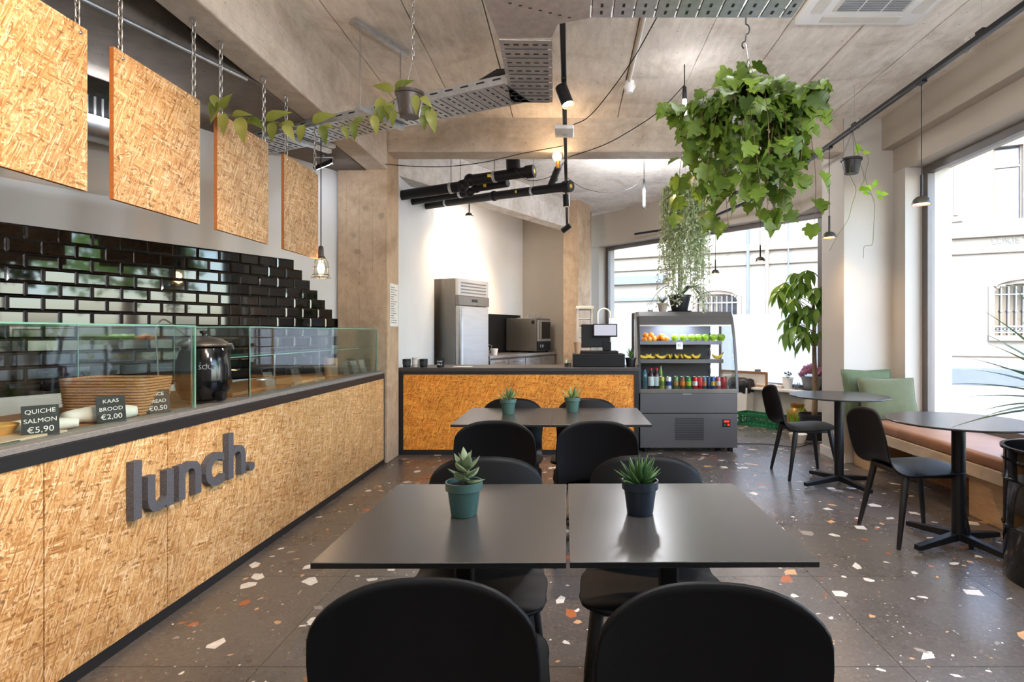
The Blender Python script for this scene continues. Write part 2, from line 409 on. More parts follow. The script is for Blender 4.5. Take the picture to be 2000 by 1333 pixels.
leafmat('leaf_succulent', (96,118,86), (150,160,126)); leafmat('leaf_aloe', (50,84,44), (104,136,84)); leafmat('leaf_stripe', (84,116,84), (168,182,120)); leafmat('leaf_grey', (90,100,88), (134,140,122))
leafmat('petal_purple', (140,84,112), (206,160,184), 0.6); leafmat('stem_green', (110,118,70), (150,152,100)); leafmat('stem_brown', (96,72,50), (120,92,64))
glass('acrylic', (0.86,0.89,0.88), 0.14, rough=0.08); glass('glass_case', (0.93,0.97,0.955), 0.035); glass('glass_window', (0.985,0.99,0.99), 0.01); glass('glass_jar', (0.9,0.93,0.92), 0.05)
mat('glass_edge', (120,176,156), 0.1, spec=0.6)
def film():
    n = NT('frosted_film'); n.n.remove(n.b)
    a = n.node('BsdfTranslucent'); b = n.node('BsdfDiffuse'); nz = n.noise(n.pos(), 2)
    n.link(n.ramp(nz, [(0.3, (0.97,0.92,0.86)), (0.7, (1.0,0.95,0.89))]), a.inputs[0]); b.inputs[0].default_value = (0.9,0.9,0.9,1)
    mx = n.node('MixShader'); mx.inputs[0].default_value = 0.25; n.link(a.outputs[0], mx.inputs[1]); n.link(b.outputs[0], mx.inputs[2]); n.link(mx.outputs[0], n.out.inputs[0])
film()
emit('lamp_warm', (255,214,160), 14); emit('lamp_bulb', (255,224,180), 12); emit('lamp_cool', (225,236,255), 12); emit('lamp_fridge', (214,226,255), 4)
emit('led_strip', (240,246,255), 6); emit('tube_lit', (255,246,232), 1.2, (226,224,218)); emit('screen', (150,150,160), 0.5, (90,90,96)); emit('led_red', (255,60,40), 0.5, (120,20,16))
def lamp(kind, loc, power, color=(255,220,180), radius=0.04, target=None, angle=70, blend=0.6, parent=None):
    d = bpy.data.lights.new('lamp_light', kind); d.energy = power; d.color = lin(color); d.shadow_soft_size = radius
    if kind == 'SPOT': d.spot_size = math.radians(angle); d.spot_blend = blend
    o = bpy.data.objects.new('lamp_light', d); COL.objects.link(o)
    M = Matrix.Translation(Vector(loc))
    if target is not None: M = M @ (Vector(target)-Vector(loc)).to_track_quat('-Z', 'Y').to_matrix().to_4x4()
    if parent is not None:
        o.parent = parent; o.matrix_local = ROOTM[parent].inverted() @ M
    else: o.matrix_local = M
    return o
# ================================================================ STRUCTURE
ZC = 3.30; ZR = 3.42
LW0 = Vector((-2.2, 5.6, 0))
def LW(s, v=0.0, z=0.0): return LW0+U2*s+V2*v+Vector((0,0,z))
def p2(v): return (v.x, v.y)
# ---- floor
fl = struct(MB().prism([(-5.2,-2.8),(3.52,-2.8),(3.52,7.7),(0.6,11.3),(-3.2,11.6),(-5.2,6)], -0.12, -0.003), 'floor', 'grout_floor', 'dark terrazzo floor of large square tiles')
tm = MB().box((0.0015,0.0015,-0.012), (0.7985,0.7985,0.0)).mesh('floor_tile', ['terrazzo'])
TX0, TY0 = -1.157, 2.153
for i in range(-4, 6):
    for j in range(-4, 12):
        x, y = TX0+0.8*i, TY0+0.8*j
        cx, cy = x+0.4, y+0.4
        if cx > 3.3 or cx < -4.3: continue
        if (cx-0.64)*0.763+(cy-10.5)*0.646 > 0.1: continue
        if cx < -2.0 and (cy > 5.4 or cy < -0.5): continue
        t = inst('floor_tile', tm, fl); t.location = Vector((x, y, 0))-fl.location
rg = random.Random(11)
ch = MB()
def chip(x, y, r, mi, z):
    n = rg.choice((4,5,5,6)); a0 = rg.random()*6.28; el = rg.uniform(0.45, 0.95); th = rg.random()*PI
    vs = []
    for k in range(n):
        a = a0+2*PI*(k+rg.uniform(-0.28,0.28))/n; q = r*rg.uniform(0.7,1.15)
        px, py = q*math.cos(a), q*math.sin(a)*el
        vs.append((x+px*math.cos(th)-py*math.sin(th), y+px*math.sin(th)+py*math.cos(th), z))
    ch.add(vs, [tuple(range(n))], mi)
def inroom(x, y):
    if x < -1.72 and y < 5.6: return False
    if x < -1.7: return False
    if y > 5.95 and x < 0.75: return False
    return (x-0.64)*0.763+(y-10.5)*0.646 < -0.02 and x < 3.0
for dens, r0, r1, w in ((13, 0.022, 0.060, (0.55,0.2,0.17,0.08)), (26, 0.010, 0.022, (0.5,0.18,0.17,0.15)), (110, 0.003, 0.008, (0.45,0.12,0.13,0.3))):
    ymax = 9.0 if r0 > 0.005 else 6.0
    for k in range(int(dens*4.9*ymax)):
        x, y = rg.uniform(-1.8, 3.05), rg.uniform(0.3, ymax+0.3)
        if not inroom(x, y): continue
        u = rg.random(); mi = 0; acc = 0
        for q, ww in enumerate(w):
            acc += ww
            if u < acc: mi = q; break
        chip(x, y, rg.uniform(r0, r1), mi, 0.0005+rg.random()*0.0002)
co = ch.build('terrazzo_chips', ['chip_white','chip_sand','chip_rust','chip_grey'], fl); tag(co, 'angular stone chips set flush in the terrazzo', None, None, 'stuff')
# ---- ceiling front: board-marked concrete planks
ce = struct(MB().prism([(-5.2,-2.8),(3.6,-2.8),(3.6,5.8),(-5.2,5.8)], ZC+0.03, ZC+0.4), 'ceiling', 'concrete_dark', 'board-marked raw concrete ceiling')
edges = [-5.2]+[0.46+0.5*k for k in range(-11, 6)]+[3.1]
for a, b in zip(edges[:-1], edges[1:]):
    a += 0.006*random.uniform(-1,1)
    m = MB()
    # underside edges chipped along the joint
    ys = ease(-2.75, 5.5, 56); L = []; R = []
    for y in ys:
        L.append(a+0.003+max(0, random.gauss(0.0005, 0.0022))); R.append(b-0.003-max(0, random.gauss(0.0005, 0.0022)))
    zz = ZC+random.uniform(-0.003, 0.003)
    vs = [(x, y, zz) for x, y in zip(L, ys)]+[(x, y, zz) for x, y in zip(R, ys)]+[(x, y, ZC+0.035) for x, y in zip(L, ys)]+[(x, y, ZC+0.035) for x, y in zip(R, ys)]
    n = len(ys); fs = []
    for i in range(n-1):
        fs += [(i, i+1, n+i+1, n+i), (2*n+i, 2*n+i+1, i+1, i), (n+i, n+i+1, 3*n+i+1, 3*n+i)]
    m.add(vs, fs)
    m.build('ceiling_plank', 'concrete_ceiling', ce)
struct(MB().prism([(-5.2,5.7),(3.6,5.7),(3.6,7.6),(0.6,11.4),(-3.4,11.7),(-5.2,8)], ZR, ZR+0.3), 'ceiling', 'concrete_rear', 'smooth pale concrete ceiling over the kitchen and rear window')
# ---- cross beam and left beam, columns
struct(MB().box((-1.74,5.5,2.976), (2.619,5.74,ZC+0.1)), 'concrete_beam', 'concrete_beam', 'board-marked concrete cross beam between the two columns', bevel=0.008)
struct(MB().box((-1.945,-2.7,2.806), (-1.735,5.5,ZC+0.05)), 'concrete_beam', 'concrete_beam', 'long concrete beam above the service counter', bevel=0.012)
struct(MB().box((-2.215,5.5,0), (-1.735,5.86,ZC+0.1)), 'concrete_column', 'concrete_column', 'bare concrete column at the end of the service counter', bevel=0.01)
b0 = Vector((-1.79,6.45,0)); b1 = Vector((0.147,9.72,0)); bd = (b1-b0).normalized(); bn = Vector((bd.y,-bd.x,0))
struct(MB().prism([p2(b0-bd*0.2), p2(b1), p2(b1-bn*0.24), p2(b0-bd*0.2-bn*0.24)], 2.97, ZR+0.02), 'concrete_beam', 'concrete_rear', 'pale concrete beam running back over the kitchen', bevel=0.008)
c0 = Vector((0.142,9.4,0))
struct(MB().prism([p2(c0), p2(c0-V2*0.27), p2(c0-V2*0.27+U2*0.5), p2(c0+U2*0.5)], 0, ZR+0.02), 'concrete_column', 'concrete_column', 'concrete column beyond the bar counter', bevel=0.006)
struct(MB().box((2.62,5.5,0), (3.3,5.98,ZC+0.1)), 'painted_column', 'paint_warm', 'cream painted column between the two windows', bevel=0.006)
struct(MB().box((2.605,5.49,0), (2.63,5.99,0.09)), 'baseboard_column', 'paint_white', 'pale skirting at the foot of the cream column')
# ---- left wall with black metro tiles
wl_ = struct(MB().prism([p2(LW(-5.2)), p2(LW(0.05)), p2(LW(0.05,-0.2)), p2(LW(-5.2,-0.2))], 0, ZC+0.1), 'wall_left', 'paint_grey', 'grey wall clad with glossy black metro tiles')
TL, TH = 0.168, 0.085
g = MB()
i0, i1 = 0.0012, TL-0.0012; k0, k1 = 0.0012, TH-0.0012; bv = 0.011
g.add([(i0,0,k0),(i1,0,k0),(i1,0,k1),(i0,0,k1),(i0,0.003,k0),(i1,0.003,k0),(i1,0.003,k1),(i0,0.003,k1),(i0+bv,0.008,k0+bv),(i1-bv,0.008,k0+bv),(i1-bv,0.008,k1-bv),(i0+bv,0.008,k1-bv)],
      [(0,1,5,4),(1,2,6,5),(2,3,7,6),(3,0,4,7),(4,5,9,8),(5,6,10,9),(6,7,11,10),(7,4,8,11),(8,9,10,11)])
tmesh = g.mesh('wall_tile', ['tile_black'])
bm = bmesh.new(); bm.from_mesh(tmesh); bmesh.ops.recalc_face_normals(bm, faces=bm.faces); bm.to_mesh(tmesh); bm.free()
inv = wl_.matrix_basis.inverted()
rt = random.Random(5); gr = MB()
for r in range(12):
    ztop = 1.893-TH*r
    end = -0.556+TL/2*r if r <= 6 else -0.052-(TL/2 if r % 2 else 0)
    s = end; first = None
    while s > -3.5:
        s -= TL
        o = LW(s, 0.004, ztop-TH)
        M = Matrix.Translation(Vector((0,0,0))) @ frame4(o, U2, V2, Vector((0,0,1))) @ Matrix.Rotation(rt.gauss(0,0.006),4,'X') @ Matrix.Rotation(rt.gauss(0,0.006),4,'Z')
        inst('wall_tile', tmesh, wl_, Matrix.Translation(-wl_.location) @ M)
    a, b = LW(s), LW(end)
    gr.prism([p2(a), p2(b), p2(b+V2*0.0045), p2(a+V2*0.0045)], ztop-TH, ztop)
gr.build('grout', 'grout_tile', wl_)
struct(MB().box((-5.2,-2.8,0), (-4.45,1.2,ZC+0.1)), 'wall_side', 'paint_grey', 'plain grey side wall behind the camera')
struct(MB().box((-5.2,-2.9,0), (3.6,-2.7,ZC+0.1)), 'wall_back', 'paint_warm', 'plain wall behind the camera')
# dropped soffit over the counter
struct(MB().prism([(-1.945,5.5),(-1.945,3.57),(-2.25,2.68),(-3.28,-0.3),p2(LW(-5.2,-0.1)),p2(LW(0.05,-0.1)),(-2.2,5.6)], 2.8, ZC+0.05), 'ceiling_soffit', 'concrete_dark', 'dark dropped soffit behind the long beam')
solo(MB().tube([(-3.27,-0.3,2.79),(-2.24,2.68,2.79),(-1.96,3.5,2.79)], 0.011, 8), 'conduit_pipe', 'galvanised', 'thin metal conduit along the edge of the dark soffit', 'pipe', smooth=True)
# ---- kitchen walls
struct(MB().box((-2.6,5.86,0), (-1.87,7.97,ZR)), 'wall_kitchen_side', 'paint_grey', 'pale grey wall beside the steel fridge')
w1a, w1b = Vector((-2.0,8.59,0)), Vector((-0.88,10.87,0))
struct(MB().prism([p2(w1a-U2*0.9), p2(w1b), p2(w1b-V2*0.15), p2(w1a-U2*0.9-V2*0.15)], 0, ZR), 'wall_kitchen_back', 'paint_white', 'pale wall behind fridge and oven')
struct(MB().prism([p2(w1b), p2(w1b+V2*1.35), p2(w1b+V2*1.35+U2*0.15), p2(w1b+U2*0.15)], 0, ZR), 'wall_kitchen_end', 'paint_taupe', 'end wall of the kitchen, its shade put in as taupe')  # darker paint carries the shade of this wall turned from the windows
# ---- rear window wall (polygonal), sill and header
hin = [(0.22,10.98),(3.07,7.63),(3.08,5.9)]; hout = [(3.5,5.9),(3.62,7.75),(0.55,11.4)]
struct(MB().prism(hin+hout, 2.836, ZR+0.02), 'wall_rear', 'paint_taupe', 'taupe header wall above the rear window')
struct(MB().prism([(0.22,10.98),(3.07,7.63),(3.08,5.9),(3.5,5.9),(3.62,7.75),(0.55,11.4)], 0, 0.455), 'wall_rear_sill', 'paint_warm', 'low cream wall below the rear window')
wd = Vector((0.646,-0.763,0)); wno = Vector((0.763,0.646,0)); wp = Vector((0.793,10.63,0))
def WA(t, off=0.0, z=0.0): return wp+wd*t+wno*off+Vector((0,0,z))
struct(MB().prism([p2(WA(-0.9,-0.16)), p2(WA(-0.15,-0.2)), p2(WA(-0.15,0.2)), p2(WA(-0.9,0.2))], 0.45, 2.84), 'wall_rear_jamb', 'paint_taupe', 'narrow taupe wall left of the rear window')
struct(MB().box((3.36,5.9,0.4), (3.52,7.62,2.84)), 'wall_rear_side', 'paint_warm', 'wall piece behind the cream column')
struct(MB().prism([p2(WA(-0.2,-0.34)), p2(WA(4.1,-0.34)), p2(WA(4.1,0.0)), p2(WA(-0.2,0.0))], 0.455, 0.485), 'window_sill', 'paint_white', 'white window sill of the rear window', bevel=0.004)
w2 = thing('window_2', 'rear shop window with frosted lower half', None, WA(1.9,0,0.485), 0, None, 'structure')
def wbar(m, t0, t1, z0, z1, d=0.06): m.prism([p2(WA(t0,-d/2)), p2(WA(t1,-d/2)), p2(WA(t1,d/2)), p2(WA(t0,d/2))], z0, z1)
for t0, t1, z0, z1 in ((-0.15,3.97,2.77,2.84),(-0.15,3.97,0.485,0.54),(-0.15,-0.08,0.54,2.77),(3.90,3.97,0.54,2.77),(1.555,1.6,0.54,2.77)):
    m = MB(); wbar(m, t0, t1, z0, z1); m.build('window_frame', 'frame_grey', w2, bevel=0.004)
for t0, t1 in ((-0.08,1.555),(1.6,3.90)):
    m = MB(); wbar(m, t0, t1, 0.54, 2.77, 0.008); m.build('pane', 'glass_window', w2)
    m = MB(); m.add([WA(t0,-0.012,0.54), WA(t1,-0.012,0.54), WA(t1,-0.012,1.52), WA(t0,-0.012,1.52)], [(0,1,2,3)]); m.build('frosted_film', 'frosted_film', w2)
# ---- right window wall
XR = 3.09; XF = 3.28; XO = 3.52
struct(MB().box((XR,-2.8,2.77), (XO,5.5,ZC+0.1)), 'wall_right', 'paint_taupe', 'taupe header wall above the large right window')
struct(MB().box((2.98,-2.8,2.99), (XR,5.5,ZC+0.05)), 'trim_1', 'paint_taupe', 'boxed bulkhead along the top of the window wall', bevel=0.004)
struct(MB().box((XR,5.3,0), (XO,5.98,2.77)), 'wall_right_pier', 'paint_warm', 'cream wall return beside the right window')
struct(MB().box((XR,-2.8,0), (XO,0.3,2.77)), 'wall_right_near', 'paint_warm', 'cream wall beyond the near end of the right window')
struct(MB().box((XR,0.3,0), (XO,5.3,0.46)), 'wall_right_sill', 'paint_warm', 'low wall under the right window')
w1 = thing('window_1', 'large right shop window with dark grey frame', None, (XF,2.8,0.46), 0, None, 'structure')
for a, b in (((XF-0.035,0.3,2.70),(XF+0.035,5.3,2.77)), ((XF-0.035,0.3,0.46),(XF+0.035,5.3,0.52)), ((XF-0.035,5.22,0.52),(XF+0.035,5.3,2.70)), ((XF-0.035,0.3,0.52),(XF+0.035,0.37,2.70)), ((XF-0.03,2.5,0.52),(XF+0.03,2.56,2.70))):
    MB().box(a, b).build('window_frame', 'frame_grey', w1, bevel=0.005)
for y0, y1 in ((0.37,2.5),(2.56,5.22)):
    MB().box((XF-0.004,y0,0.52), (XF+0.004,y1,2.70)).build('pane', 'glass_window', w1)
# ================================================================ EXTERIOR
struct(MB().box((-30,-20,-0.3), (45,45,-0.13)), 'street', 'street', 'sunlit pale street paving outside')
FA = Vector((10.6,15.1,0))
def FP(t, off, z): return FA-V2*t-U2*off+Vector((0,0,z))     # t to the left, off towards the shop
def fbox(m, t0, t1, o0, o1, z0, z1): m.prism([p2(FP(t0,o0,0)), p2(FP(t1,o0,0)), p2(FP(t1,o1,0)), p2(FP(t0,o1,0))], z0, z1)
fac = thing('townhouse', 'white stucco townhouse across the street', 'building', FP(3,0,-0.13))
WIN = [(-2.0,-0.45,1.18,2.5,1), (6.05,7.3,1.18,2.45,1), (-1.05,-0.42,4.17,6.05,0), (-1.95,-1.32,4.17,6.05,0), (2.2,2.9,4.15,6.0,0), (3.0,3.7,4.15,6.0,0)]
def facade_wall():
    m = MB(); cols = sorted({-14, 26}|{w[0] for w in WIN}|{w[1] for w in WIN})
    for a, b in zip(cols[:-1], cols[1:]):
        z = -0.13
        for w in sorted([w for w in WIN if w[0] <= a+1e-6 and w[1] >= b-1e-6], key=lambda w: w[2]):
            fbox(m, a, b, -0.4, 0, z, w[2]); z = w[3]
        fbox(m, a, b, -0.4, 0, z, 7.0)
    return m
facade_wall().build('wall', 'facade', fac)
for nm, z0, z1, o, mt in (('plinth',-0.13,0.32,0.08,'facade_plinth'), ('cornice',3.72,3.93,0.16,'facade_trim'), ('string_course',3.30,3.42,0.10,'facade_trim'), ('cornice',6.6,6.9,0.3,'facade_trim'), ('base_moulding',0.62,0.70,0.06,'facade_trim')):
    m = MB(); fbox(m, -14, 26, -0.05, o, z0, z1); m.build(nm, mt, fac, bevel=0.02)
for k in range(6):
    m = MB(); fbox(m, 0.75, 2.0, 0, 0.02, 0.95+0.36*k, 0.97+0.36*k); m.build('rustication_joint', 'facade_trim', fac)
for k in range(4):
    m = MB(); fbox(m, 0.35+0.22*k, 0.45+0.22*k, 0, 0.05, 4.35, 6.3); m.build('pilaster_flute', 'facade_trim', fac)
m = MB(); fbox(m, 0.25, 1.2, 0, 0.07, 4.18, 4.3); m.build('pilaster_base', 'facade_trim', fac)
for a, b, z0, z1, arch in WIN:
    m = MB(); fbox(m, a, b, -0.22, -0.18, z0, z1); w = m.build('window', 'window_dark' if arch else 'window_blue', fac)
    if arch:
        m = MB(); n = 12; cx = (a+b)/2; hw = (b-a)/2
        arc = [(cx+hw*math.cos(PI*k/n), z1-0.16+0.2*math.sin(PI*k/n)) for k in range(n+1)]
        # arched head filling the corners
        for (x0, za), (x1, zb) in zip(arc[:-1], arc[1:]):
            m.prism([p2(FP(x0,0.0,0)), p2(FP(x1,0.0,0)), p2(FP(x1,-0.2,0)), p2(FP(x0,-0.2,0))], min(za,zb), z1+0.05)
        m.build('arch_head', 'facade', fac)
        m = MB(); m.tube([FP(x, 0.03, z+0.1) for x, z in arc], 0.05, 6); m.build('arch_moulding', 'facade_trim', fac)
        m = MB(); fbox(m, a-0.15, b+0.15, 0, 0.14, z0-0.14, z0); m.build('sill', 'facade_trim', fac)
        for q in (a-0.14, b+0.02): m = MB(); fbox(m, q, q+0.12, 0, 0.05, z0, z1-0.05); m.build('architrave', 'facade_trim', fac)
        nb = int((b-a)/0.15)
        for k in range(1, nb): m = MB(); x = a+(b-a)*k/nb; m.tube([FP(x,-0.06,z0), FP(x,-0.06,z1-0.06)], 0.014, 6); m.ball(FP(x,-0.06,z0+0.62), 0.035, 6); m.build('window_bar', 'iron_grey', fac)
        for zz in (z0+0.06, z0+0.22, z1-0.28): m = MB(); fbox(m, a, b, -0.075, -0.045, zz, zz+0.03); m.build('grille_rail', 'iron_grey', fac)
        m = MB()
        for k in range(nb*2): m.tube([FP(a+(b-a)*(k+0.5)/(nb*2)+0.04*math.cos(q*PI/4), -0.06, z0+0.155+0.04*math.sin(q*PI/4)) for q in range(8)], 0.008, 4, closed=True)
        m.build('scroll_band', 'iron_grey', fac)
    else:
        for q in (a, b-0.05): m = MB(); fbox(m, q, q+0.05, -0.18, -0.12, z0, z1); m.build('casement', 'facade_trim', fac)
        m = MB(); fbox(m, a, b, -0.17, -0.13, z0+(z1-z0)*0.72, z0+(z1-z0)*0.72+0.06); m.build('transom', 'facade_trim', fac)
for t, mt, r in ((5.7,'facade_plinth',0.05), (5.15,'facade_trim',0.06), (4.55,'facade_plinth',0.025)):
    m = MB(); m.tube([FP(t,0.12,-0.1), FP(t,0.12,6.5)], r, 8); m.build('downpipe', mt, fac, smooth=True)
m = MB(); fbox(m, 8.3, 11.5, 0, 0.25, 2.85, 3.12); m.build('shutter_box', 'facade_plinth', fac)
m = MB(); fbox(m, 8.3, 11.5, 0, 0.12, 2.30, 2.40); m.build('awning_rail', 'facade_plinth', fac)
tx = text_mb('LOKIE WI', 0.22, 0.004, 0.0, frame4(FP(-0.85,0.012,3.60), V2, Vector((0,0,1)), -U2)); tx.build('lettering', 'window_dark', fac)

# street tree to the right of the shop, mirrored by the black tiles
st_ = thing('street_tree', 'leafy green street tree outside the right window', 'tree', (9.5,4.0,-0.13))
MB().tube([(9.5,4.0,-0.13),(9.52,4.0,1.6),(9.45,4.05,3.0)], [0.16,0.13,0.08], 10).build('trunk', 'bark', st_, smooth='all')
cr = MB(); rc = random.Random(4)
for k in range(1800):
    d = Vector((rc.gauss(0,1), rc.gauss(0,1), rc.gauss(0,1))).normalized()*rc.random()**0.4; c = Vector((9.5+d.x*1.7, 4.0+d.y*1.7, 3.6+d.z*1.7)); a = Vector((rc.gauss(0,1), rc.gauss(0,1), rc.gauss(0,1))).normalized(); b = a.orthogonal().normalized()
    cr.add([c, c+a*0.12+b*0.07, c+a*0.24, c+a*0.12-b*0.07], [(0,1,2,3)])
tag(cr.build('crown', 'leaf_money', st_), 'dense green crown', None, None, 'stuff')
# ================================================================ SERVICE COUNTER (left)
CXF = -1.765
sc_ = thing('service_counter', 'long service counter clad in chipboard panels with stone ledge', 'counter', (CXF-0.4, 3.0, 0))
ed = [0.15, 0.745, 1.34, 1.935, 2.53, 3.125, 3.72, 4.315, 4.91, 5.49]
for a, b in zip(ed[:-1], ed[1:]):
    MB().box((CXF-0.018, a+0.0025, 0.045), (CXF, b-0.0025, 0.812)).build('osb_panel', 'osb_side', sc_)
MB().prism([(CXF-0.75,0.15),(CXF-0.019,0.15),(CXF-0.019,5.477),(-2.24,5.477),(CXF-0.75,4.9)], 0.0, 0.81).build('carcass', 'trim_black', sc_)
MB().box((CXF-0.03, 0.15, 0.0), (CXF+0.002, 5.49, 0.044)).build('toe_kick', 'trim_black', sc_)
MB().prism([(CXF-0.75,0.15),(CXF+0.006,0.15),(CXF+0.006,5.477),(-2.24,5.477),(CXF-0.75,4.9)], 0.813, 0.862).build('edge_band', 'trim_black', sc_, bevel=0.002)
MB().box((CXF-0.018, 5.478, 0.0), (CXF+0.003, 5.492, 0.86)).build('end_trim', 'trim_black', sc_)
for a, b in ((0.15, 1.75), (1.752, 3.6), (3.602, 5.49)):
    MB().box((CXF-0.115, a, 0.8625), (CXF+0.004, b, 0.885)).build('ledge', 'ledge_stone', sc_, bevel=0.003)
MB().prism([(CXF-0.75,0.15),(CXF-0.1155,0.15),(CXF-0.1155,5.477),(-2.24,5.477),(CXF-0.75,4.9)], 0.8625, 0.880).build('worktop', 'wood_brown', sc_, bevel=0.002)
# raised lettering, one piece per character
sg = thing('lunch_sign', 'grey raised lettering reading lunch. on the counter front', 'sign', (CXF, 2.73, 0.49))
def advance(ch, size, off):
    m = text_mb(ch, size, 0, off, None, 'LEFT'); xs = [v.x for v in m.v]; return min(xs), max(xs)
word = 'lunch.'; size = 0.333; gap = 0.028; x = 0.0; lay = []
for c in word:
    a, b = advance(c, size, 0.004); lay.append((c, x-a)); x += b-a+gap
tot = x-gap; kx = (3.177-2.293)/tot
for c, off in lay:
    m = text_mb(c, size, 0.015, 0.004, None, 'LEFT')
    if c == 'l': zb = min(v.y for v in m.v)
    q = MB(); q.add([Vector((CXF+0.016+v.z, 2.293+(v.x+off)*kx, 0.498+(v.y-zb)*1.0)) for v in m.v], m.f)
    q.build('letter', 'letter_foam', sg)
# ---- glass display cases
def glass_case(name, label, y0, y1, shelf, depth=0.57):
    xf, xb, zb, zt = CXF-0.05, CXF-0.05-depth, 0.8852, 1.285
    t = thing(name, label, 'display case', ((xf+xb)/2, (y0+y1)/2, 0.8852))
    e = 0.006
    def pane(nm, a, b, thin):
        m = MB().box(a, b)
        # big faces clear, rims the green of cut glass
        for i in range(6): m.m[i] = 1
        for i in {'x': (3, 5), 'y': (2, 4), 'z': (0, 1)}[thin]: m.m[i] = 0
        m.build(nm, ['glass_case', 'glass_edge'], t)
    ym = (y0+y1)/2
    pane('front_pane', (xf-e, y0+e+0.001, zb), (xf, y1-e-0.001, zt-e-0.001), 'x')
    pane('end_pane', (xb, y0, zb), (xf, y0+e, zt-e-0.001), 'y'); pane('end_pane', (xb, y1-e, zb), (xf, y1, zt-e-0.001), 'y')
    pane('top_pane', (xb, y0, zt-e), (xf, y1, zt), 'z')
    for q in (y0+0.012, y1-0.018): MB().box((xf-0.014, q, zb), (xf-e-0.001, q+0.006, zt-0.012)).build('corner_seal', 'chrome', t)
    if shelf:
        pane('shelf', (xb, y0+0.01, 1.10), (xb+0.26, y1-0.01, 1.106), 'z')
        for yy in (y0+0.3, ym, y1-0.3): MB().box((xb+0.01, yy, 0.8855), (xb+0.016, yy+0.015, 1.0995)).build('shelf_bracket', 'chrome', t)
    return t
glass_case('glass_display_case', 'glass display case holding bread and a wicker basket', 0.95, 2.80, False)
glass_case('glass_display_case', 'long glass display case nearest the concrete column', 3.27, 5.44, True, 0.43)
# ================================================================ BAR COUNTER (rear)
YB = 5.9
bc = thing('bar_counter', 'bar counter with a single orange chipboard front framed in black', 'counter', (-0.52, YB+0.3, 0))
MB().box((-1.70, YB, 0.05), (0.665, YB+0.018, 0.822)).build('osb_panel', 'osb_front', bc)
MB().box((-1.75, YB+0.02, 0.0), (0.71, YB+0.55, 0.85)).build('carcass', 'trim_black', bc)
for a, b in (((-1.75,YB-0.012,0.0),(-1.70,YB+0.02,0.85)), ((0.665,YB-0.012,0.0),(0.71,YB+0.02,0.85)), ((-1.70,YB-0.012,0.0),(0.665,YB+0.02,0.05)), ((-1.70,YB-0.012,0.822),(0.665,YB+0.02,0.85))):
    MB().box(a, b).build('frame_bar', 'trim_black', bc)
MB().box((-1.755, YB-0.02, 0.851), (0.715, YB+0.6, 0.888)).build('worktop', 'worktop_dark', bc, bevel=0.003)
# ================================================================ CHAIRS
def chair_shell():
    prof = [(0.235,0.424),(0.222,0.440),(0.19,0.450),(0.10,0.447),(0.0,0.441),(-0.09,0.440),(-0.145,0.450),(-0.185,0.475),(-0.208,0.515),(-0.223,0.57),(-0.238,0.64),(-0.256,0.715),(-0.276,0.79)]
    P = catmull([(0,)+p for p in prof], 5)
    S = [0.0]
    for a, b in zip(P[:-1], P[1:]): S.append(S[-1]+(b-a).length)
    Lt = S[-1]
    def at(s):
        s = min(max(s, 0), Lt)
        for i in range(len(S)-1):
            if s <= S[i+1]+1e-9:
                f = (s-S[i])/max(1e-9, S[i+1]-S[i]); p = P[i].lerp(P[i+1], f); t = (P[i+1]-P[i]).normalized()
                return p, Vector((0, t.z, -t.y))*-1
    def halfw(s):
        q = s/Lt; pts = [(0,0.20),(0.15,0.222),(0.35,0.228),(0.5,0.212),(0.62,0.205),(0.78,0.212),(0.9,0.208),(1,0.20)]
        for (a, wa), (b, wb) in zip(pts[:-1], pts[1:]):
            if q <= b+1e-9: f = (q-a)/(b-a); f = f*f*(3-2*f); return wa+(wb-wa)*f
        return pts[-1][1]
    NU, NV = 22, 34; vs = []; p = 3.3
    for j in range(NV+1):
        for i in range(NU+1):
            u = math.sin((i/NU*2-1)*PI/2); c = 1-max(0.0, 1-abs(u)**p)**(1/p)
            s0 = 0.115*c; s1 = Lt-0.13*c-0.010*u*u
            s = s0+(s1-s0)*j/NV
            q, n = at(s)
            k = 0.020 if s < Lt*0.4 else 0.020+0.03*min(1, (s/Lt-0.4)/0.2)
            b = q+n*k*abs(u)**2.4
            vs.append(Vector((u*halfw(s), b.y, b.z)))
    m = MB(); w = NU+1
    m.add(vs, [(j*w+i, j*w+i+1, (j+1)*w+i+1, (j+1)*w+i) for j in range(NV) for i in range(NU)])
    return solidify(m, 0.009)
SHELL = chair_shell()
def make_chair(label, loc, rz, group):
    t = thing('dining_chair', label, 'chair', (0,0,0), 0, group)
    SHELL.build('shell', 'chair_shell', t, smooth='all', local=True)
    m = MB(); m.prism([(-0.16,-0.15),(0.16,-0.15),(0.175,0.165),(-0.175,0.165)], 0.395, 0.428); m.build('seat_frame', 'chair_leg', t, bevel=0.006, local=True)
    for sx in (-1, 1):
        for sy in (-1, 1):
            a = Vector((sx*0.165, 0.15 if sy > 0 else -0.135, 0.425)); b = Vector((sx*0.218, 0.215 if sy > 0 else -0.21, 0.0))
            m = MB(); m.tube([a, a.lerp(b, 0.3), b+Vector((0,0,0.006)), b], [0.021, 0.020, 0.0125, 0.010], 12); m.build('leg', 'chair_leg', t, smooth=True, local=True)
    t.location = loc; t.rotation_euler = (0, 0, rz)
    return t
gch = 'black shell chairs'
ch0 = make_chair('black shell chair seen from behind, front left at the near table', (-0.275, 1.345, 0), 0.02, gch)
